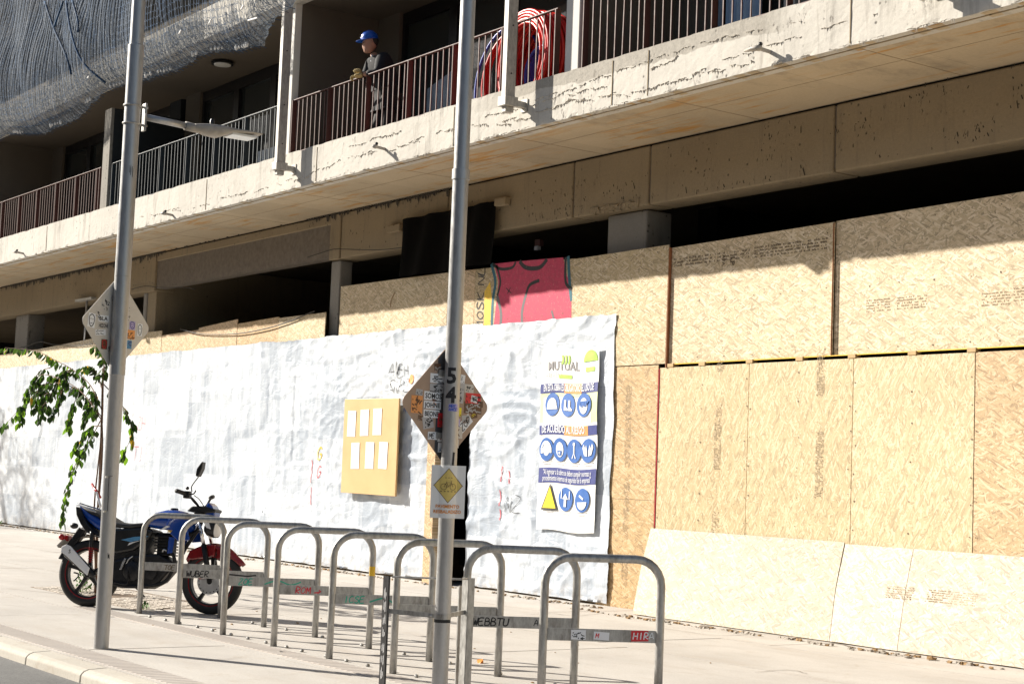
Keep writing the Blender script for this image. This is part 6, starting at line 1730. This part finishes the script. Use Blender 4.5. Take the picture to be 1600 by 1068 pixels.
Rr_ = [.08, .08, .085, .055, .05, .045, .03, .028, .045, .03, .028, .08, .055, .04, .08, .055, .04]
skin2('body', M['skin'], V, E_, Rr_, wk)
Vj = [pp(0, 0, -.10), pp(0, 0, .02), belly, chest, pp(.18, 0, .48), shL, elL, haL + (elL - haL) * .22, shR, elR, haR + (elR - haR) * .22]
Ej = [(0, 1), (1, 2), (2, 3), (3, 4), (3, 5), (5, 6), (6, 7), (3, 8), (8, 9), (9, 10)]
skin2('jacket', M['jacket'], Vj, Ej, [(.18, .14), (.175, .14), (.175, .145), (.19, .145), (.10, .09), .10, .07, .055, .10, .07, .055], wk, 1)
Vt = [pp(0, 0, -.02), hiL, knL, anL, hiR, knR, anR]
skin2('trousers', M['trouser'], Vt, [(0, 1), (1, 2), (2, 3), (0, 4), (4, 5), (5, 6)], [(.14, .12), .10, .08, .07, .10, .08, .07], wk)
for a in (anL, anR): skin2('boot', M['blackplastic'], [a, a + Vector((0, 0, -.05)), a + Vector((0, 0, -.045)) + fw * .12, ], [(0, 1), (1, 2)], [.055, .045, .038], wk)
# head: lofted rings, facing fw (turned slightly to the street and down)
hf = Vector((-.42, -.88, -.18)).normalized(); hl_ = up_.cross(hf).normalized(); hu = hf.cross(hl_)
HM = Matrix((hf, hl_, hu)).transposed().to_4x4(); HM.translation = hd
vs = []; fs = []; nR = 20
prof = [(-.115, .035, .03, .04), (-.10, .055, .045, .035), (-.075, .072, .055, .02), (-.045, .082, .064, .01), (-.01, .088, .070, .0), (.03, .092, .074, -.003), (.07, .088, .072, -.006), (.10, .068, .056, -.008), (.118, .03, .025, -.01)]
for z, a, b, xo in prof:
    for j in range(nR):
        t = 2 * math.pi * j / nR; x_ = xo + a * math.cos(t); y_ = b * math.sin(t)
        if j == 0: x_ += {-.045: .018, -.01: .022, .03: .002}.get(z, 0)    # nose
        if j in (1, nR - 1): x_ += {-.045: -.002, -.01: -.004, .03: -.012}.get(z, 0)   # eye sockets
        vs.append((x_, y_, z))
for i in range(len(prof) - 1):
    for j in range(nR): fs.append((i * nR + j, i * nR + (j + 1) % nR, (i + 1) * nR + (j + 1) % nR, (i + 1) * nR + j))
fs += [tuple(range(nR))[::-1], tuple((len(prof) - 1) * nR + j for j in range(nR))]
hdo = MB().add(vs, fs, HM).build('head', M['skin'], wk, smooth=True); s_ = hdo.modifiers.new('s', 'SUBSURF'); s_.levels = 1; s_.render_levels = 1
for s in (-1, 1):
    MB().ball((-.01, s * .074, -.005), .022, 6, (.6, .35, 1), HM).build('ear', M['skin'], hdo, smooth=True)
    MB().ball((.078, s * .03, .012), .009, 6, (.5, 1.2, .7), HM).build('eye', M['hair'], hdo, smooth=True)
MB().box((.074, -.022, -.066), (.084, .022, -.060), HM).build('mouth', M['redlens'], hdo, bevel=.002)
MB().ball((-.045, 0, .03), .078, 8, (.85, .92, 1.0), HM).build('hair', M['hair'], hdo, smooth=True)
mb = MB(); mb.lathe([(.118, .035), (.112, .038), (.110, .045), (.108, .075), (.098, .108), (.078, .132), (.045, .148), (.01, .152)], 30, HM @ Matrix.Scale(.93, 4) @ Matrix.Scale(1.06, 4, (1, 0, 0)) @ Matrix.Translation((0, 0, .008)))
hel = mb.build('hard_hat', M['helmet'], wk, autos=50)
MB().prism([(.06, .085), (.125, .072), (.158, .04), (.168, 0), (.158, -.04), (.125, -.072), (.06, -.085)], 'z', .036, .044, HM).build('peak', M['helmet'], hel, bevel=.003)
for y_ in (-.022, 0, .022): MB().tube([HM @ Vector((.10, y_, .085)), HM @ Vector((.06, y_, .138)), HM @ Vector((0, y_, .156)), HM @ Vector((-.06, y_, .138))], .007, 6).build('ridge', M['helmet'], hel, smooth=True)
Sh_ = lambda a, b, h=0: HM @ Vector((.112 * math.cos(1.0 + a * 9), -(.108 + h * 2) * math.sin(1.0 + a * 9) * 1.0, .07 + b))
Sh2 = lambda a, b, h=0: HM @ Vector(((.119 + h) * math.cos(.75 + a * 8), (.112 + h) * math.sin(.75 + a * 8), .064 + b))
mb = MB(); drect(mb, Sh2, -.05, 0, .0, .014, .002, 6, 1); mb.build('hat_sticker', M['iconwhite'], hel)
MB().prism([(0, 0), (.05, .06), (.02, .10), (-.012, .05)], 'x', .0, .012, Matrix.Translation(pp(.24, 0, .44)) @ Matrix.Rotation(math.atan2(fw.y, fw.x), 4, 'Z')).build('shirt_collar', M['shirt'], wk, bevel=.003)
# gloved hands clasped on the rail
def hand(c, d, side, name):
    d = d.normalized(); s__ = d.cross(up_).normalized() * side; n_ = s__.cross(d).normalized()
    if n_.z < 0: n_ = -n_
    palm = skin2(name, M['glove'], [c - d * .05, c, c + d * .05], [(0, 1), (1, 2)], [.030, (.042, .030), (.044, .026)], wk, 1)
    for k in range(4):
        o_ = c + d * .05 + s__ * (.030 - .02 * k); L = (.030, .034, .032, .026)[k]
        skin2('finger', M['glove'], [o_ - d * .02, o_ + d * L, o_ + d * (L + .016) - n_ * .024, o_ + d * (L + .004) - n_ * .046], [(0, 1), (1, 2), (2, 3)], [.0105, .0105, .0095, .0085], palm, 0, 1)
    o_ = c + s__ * .03
    skin2('thumb', M['glove'], [o_ - d * .01, o_ + s__ * .022 + d * .02, o_ + s__ * .018 + d * .045 - n_ * .015], [(0, 1), (1, 2)], [.0125, .0115, .010], palm, 0, 1)
hand(haR + Vector((-.02, -.01, .02)), (haR - elR) + Vector((.05, -.02, 0)), 1, 'glove')
hand(haL + Vector((-.04, -.03, -.02)), (haL - elL) + Vector((-.05, -.05, -.05)), -1, 'glove')

# ================================================================== PIPE COILS
def coil(name, c, axis, R1_, mat, turns, depth, r, label, sub='turn', squash=1.0, seed=0):
    rnd = random.Random(seed); ax = Vector(axis).normalized(); u = ax.cross(up_).normalized(); v_ = u.cross(ax)
    t = thing(name, label, 'pipe coil', (c[0], c[1], 4.99), group=None)
    for k in range(turns):
        off = ax * (depth * ((k % 7) / 6 - .5)) ; Rk = R1_ - (k // 7) * r * 1.9 - rnd.uniform(0, .01); ph = rnd.uniform(0, 6.28)
        dc = u * rnd.uniform(-.012, .012)
        pts = [Vector(c) + off + dc + (u * math.cos(a) * squash + v_ * math.sin(a)) * Rk + ax * .012 * math.sin(2 * a + ph) for a in [2 * math.pi * i / 44 for i in range(44)]]
        # keep above the balcony floor
        MB().tube(pts, r, 8, closed=True).build('pipe_turn', M[mat], t, smooth=True)
    return t
cc_ = W(840, 96, 10.3)
coil('pipe_coil', (cc_.x, 10.27, 5.78), (-.10, -.99, .0), .56, 'hosered', 35, .34, .0175, 'thick coil of red corrugated pipe standing behind the balcony railing', seed=1)
c2 = W(808, 95, 10.45)
coil('pipe_coil', (c2.x - .1, 10.5, 5.78), (.1, -.99, .0), .62, 'hosered', 3, .16, .019, 'loose red pipe loops left of the thick red coil', squash=.95, seed=2)
coil('pipe_coil', (c2.x - .02, 10.33, 5.70), (.1, -.99, .0), .64, 'hoseblue', 1, .05, .018, 'single blue pipe loop left of the red coil', squash=.9, seed=3)
coil('pipe_coil', (cc_.x + .08, 10.30, 5.66), (-.1, -.99, .0), .30, 'hoseblue', 5, .14, .018, 'blue pipe coil inside the thick red coil', seed=4)

# ================================================================== SAPLING
TB = G(150, 928)
tr = thing('sapling', 'young tree with drooping leafy shoots tied to a stake behind the motorcycle', 'tree', TB)
TY = TB.y
def TP(px, py, d=0): return W(px, py, TY + d)
tk = [TP(150, 926), TP(150, 880, .01), TP(152, 830, -.01), TP(154, 780), TP(158, 735, .02), TP(160, 690), TP(159, 640, .02), TP(160, 600), TP(164, 570, .03)]
MB().tube(smoothline([tuple(p) for p in tk], 4), [.018 - .014 * i / ((len(tk) - 1) * 4) for i in range((len(tk) - 1) * 4 + 1)], 8).build('trunk', M['bark'], tr, smooth=True)
tk = [TP(150, 890, -.02), TP(147, 830, -.05), TP(148, 780, -.03), TP(153, 730, -.04), TP(157, 690, -.02), TP(158, 650)]
MB().tube(smoothline([tuple(p) for p in tk], 4), [.011 - .006 * i / ((len(tk) - 1) * 4) for i in range((len(tk) - 1) * 4 + 1)], 7).build('limb', M['bark'], tr, smooth=True)
stk = thing('tree_stake', 'thin wooden stake beside the sapling trunk', 'stake', TP(152, 926, .05))
MB().tube([TP(148, 926, .06), TP(160, 640, .06), TP(161, 575, .06)], .011, 6).build('rod', M['bark'], stk, smooth=True)
mb = MB(); mb.tube(smoothline([tuple(TP(*p)) for p in ((144, 756, -.07), (147, 762, -.09), (152, 768, -.09), (157, 778, -.06))], 4), .014, 6); tag(mb.build('ribbon', M['redlens'], smooth=True), 'faded red and white ribbon knotted round the sapling stem', 'ribbon')
rb = bpy.data.objects['ribbon']
MB().tube([TP(151, 768, -.1), TP(157, 790, -.08), TP(153, 800, -.09)], .012, 6).build('ribbon_tail', M['iconwhite'], rb)
shoots = [((159, 640), (140, 600), (110, 575), (85, 562), (62, 550), (35, 545), (8, 543)), ((158, 655), (130, 615), (100, 600), (75, 600), (50, 620), (25, 645), (3, 668)),
          ((158, 650), (120, 606), (70, 585), (50, 600), (38, 630), (32, 660)), ((158, 655), (142, 685), (125, 712), (112, 740), (101, 785), (96, 815)), ((162, 600), (180, 620), (198, 645), (206, 675), (192, 712)),
          ((160, 610), (152, 585), (140, 572), (128, 575)), ((160, 600), (162, 575), (160, 555), (150, 540)), ((125, 610), (112, 640), (108, 668)), ((158, 665), (140, 668), (124, 690), (118, 702)), ((100, 600), (92, 625), (82, 650)), ((75, 590), (68, 620), (74, 640)), ((140, 600), (150, 620), (146, 650)), ((110, 580), (95, 585), (70, 600), (58, 625))]
rs_ = random.Random(21)
for _ in range(11):
    a_ = rs_.uniform(62, 150); b_ = rs_.uniform(572, 632); shoots.append(((a_, b_), (a_ - rs_.uniform(2, 14), b_ + rs_.uniform(2, 14)), (a_ - rs_.uniform(8, 22), b_ + rs_.uniform(18, 40))))
lm = []
for k in range(4):
    r = random.Random(k); L = .074 + .007 * k; w_ = .021 + .003 * (k % 2)
    b = MB(); b.add([(0, 0, 0), (w_, L * .4, .004), (w_ * .8, L * .65, .0), (0, L, -.008), (-w_ * .8, L * .65, .0), (-w_, L * .4, .004), (0, L * .45, -.006)], [(0, 1, 6), (1, 2, 6), (2, 3, 6), (3, 4, 6), (4, 5, 6), (5, 0, 6)])
    lm.append([b.mesh('leaf', M[c_]) for c_ in ('leaf', 'leafyellow', 'leafdark')])
rnd = random.Random(5); nl = 0; rest = MB()
INV = MWD[tr.name].inverted()
for si, sh_ in enumerate(shoots):
    dd = 0; pts3 = []
    for i, p in enumerate(sh_): dd += rnd.uniform(-.06, .06); pts3.append(tuple(TP(p[0], p[1], dd * (i > 0))))
    sm_ = smoothline(pts3, 8)
    n = len(sm_)
    MB().tube(sm_, [.006 - .004 * i / (n - 1) for i in range(n)], 5).build('shoot', M['bark'], tr, smooth=True)
    i = 3 if si in (1, 2) else 5
    while i < n:
        p = Vector(sm_[i]); dirn = (Vector(sm_[min(i + 1, n - 1)]) - Vector(sm_[i - 1])).normalized()
        for s in (-1, 1):
            if rnd.random() < .1: continue
            ld = Vector((rnd.uniform(-.5, .5), rnd.uniform(-.5, .5), -.9)) + dirn * .5; ld.normalize()
            sd_ = ld.cross(Vector((rnd.uniform(-1, 1), rnd.uniform(-1, 1), .2))).normalized(); nn_ = sd_.cross(ld)
            mm_ = Matrix((sd_, ld, nn_)).transposed().to_4x4(); mm_ = mm_ @ Matrix.Scale(rnd.uniform(.8, 1.3), 4)
            mm_.translation = p + Vector((rnd.uniform(-.02, .02), rnd.uniform(-.03, .03), rnd.uniform(-.01, .01)))
            tip = i / n; px_ = sh_[min(int(tip * len(sh_)), len(sh_) - 1)]
            kind = 1 if (rnd.random() < .05 or (si in (9, 10) and rnd.random() < .3)) else (0 if rnd.random() < .12 + .6 * tip * (sh_[-1][1] > 655) else 2)
            me_ = lm[rnd.randrange(4)][kind]
            if nl < 296 and rnd.random() < .6:
                o = bpy.data.objects.new('leaf', me_); COL.objects.link(o); o.parent = tr; o.matrix_local = INV @ mm_; nl += 1
            else: rest.add([v.co for v in me_.vertices], [tuple(p_.vertices) for p_ in me_.polygons], mm_)
        i += 1 if si in (0, 1, 2, 3, 5) else 1
rest.build('small_leaves', M['leafdark'], tr, fixn=False)['kind'] = 'stuff'
# weeds at the tree foot
def weed(c, n, r, h, label, seed):
    rr = random.Random(seed); t = thing('weed', label, 'weed', c, group=None); mb = MB()
    for _ in range(n):
        a = rr.uniform(0, 6.28); d = Vector((math.cos(a), math.sin(a), rr.uniform(.3, 1.6))).normalized(); p = Vector(c) + Vector((rr.uniform(-r, r), rr.uniform(-r, r), rr.uniform(0, h)))
        s_ = d.cross(up_).normalized() * rr.uniform(.008, .016); L = rr.uniform(.03, .06)
        mb.add([p, p + d * L * .5 + s_, p + d * L, p + d * L * .5 - s_], [(0, 1, 2, 3)])
    for _ in range(5): p = Vector(c) + Vector((rr.uniform(-r, r), rr.uniform(-r, r), 0)) * .5; mb.tube([p, p + Vector((rr.uniform(-.03, .03), 0, h))], .002, 4)
    mb.build('weed_leaves', M['weed'], t, fixn=False)
q = G(133, 925); weed((q.x, q.y, 0), 110, .09, .20, 'bright green weed growing at the foot of the sapling, seen through the rear wheel', 1)
q = G(226, 952); weed((q.x, q.y, 0), 18, .03, .06, 'tiny weed at the foot of the first bicycle hoop', 2)
q = G(60, 820); weed((q.x, 10.75, 0), 26, .06, .05, 'dry tuft at the foot of the white sheeting far left', 3)

# ================================================================== STREET TREE AND ADDED SKY BLOCKER OUTSIDE THE FRAME
st = thing('street_tree', 'street tree with drooping leafy boughs by the kerb, left beyond the motorcycle', 'tree', (-41.5, 5.4, 0))
mb = MB(); rnd = random.Random(3); tips = []
def grow(p, d, L, r, lev):
    pts = [p]; 
    for i in range(4): d = (d + Vector((rnd.uniform(-.18, .18), rnd.uniform(-.18, .18), rnd.uniform(-.05, .1)))).normalized(); p = p + d * L / 4; pts.append(p)
    mb.tube(pts, [r * (1 - .1 * i) for i in range(5)], 7 if lev < 2 else 5)
    if lev >= 3: tips.append(pts[-1]); tips.append(pts[2]); return
    for _ in range(3 if lev else 4):
        nd = (d + Vector((rnd.uniform(-.9, .9), rnd.uniform(-.9, .9), rnd.uniform(-.2, .5)))).normalized(); grow(pts[rnd.choice((3, 4))], nd, L * .68, r * .55, lev + 1)
grow(Vector((-41.5, 5.4, 0)), Vector((.03, 0, 1)), 3.4, .16, 0)
mb.build('trunk', M['bark'], st, smooth=True, fixn=False)
mb = MB()
for tp_ in tips:
    for _ in range(26):
        p = tp_ + Vector((rnd.gauss(0, .28), rnd.gauss(0, .28), rnd.gauss(-.1, .25))); d = Vector((rnd.uniform(-1, 1), rnd.uniform(-1, 1), rnd.uniform(-1, .3))).normalized(); s_ = d.cross(Vector((rnd.uniform(-1, 1), .3, 1))).normalized() * .03
        mb.add([p, p + d * .05 + s_, p + d * .11, p + d * .05 - s_], [(0, 1, 2, 3)])
mb.build('crown', M['leafdark'], st, fixn=False)['kind'] = 'stuff'
hb = thing('sky_blocker', 'plain dark block across the street, added unseen to deepen the shade', 'building', (-20, -18, 0))
MB().box((-70, -28, -.2), (45, -18, 12)).build('wall', simple('sky_blocker_dark', (.10, .095, .09), .9), hb)  # unseen block added to cut sky light and darken the shaded side
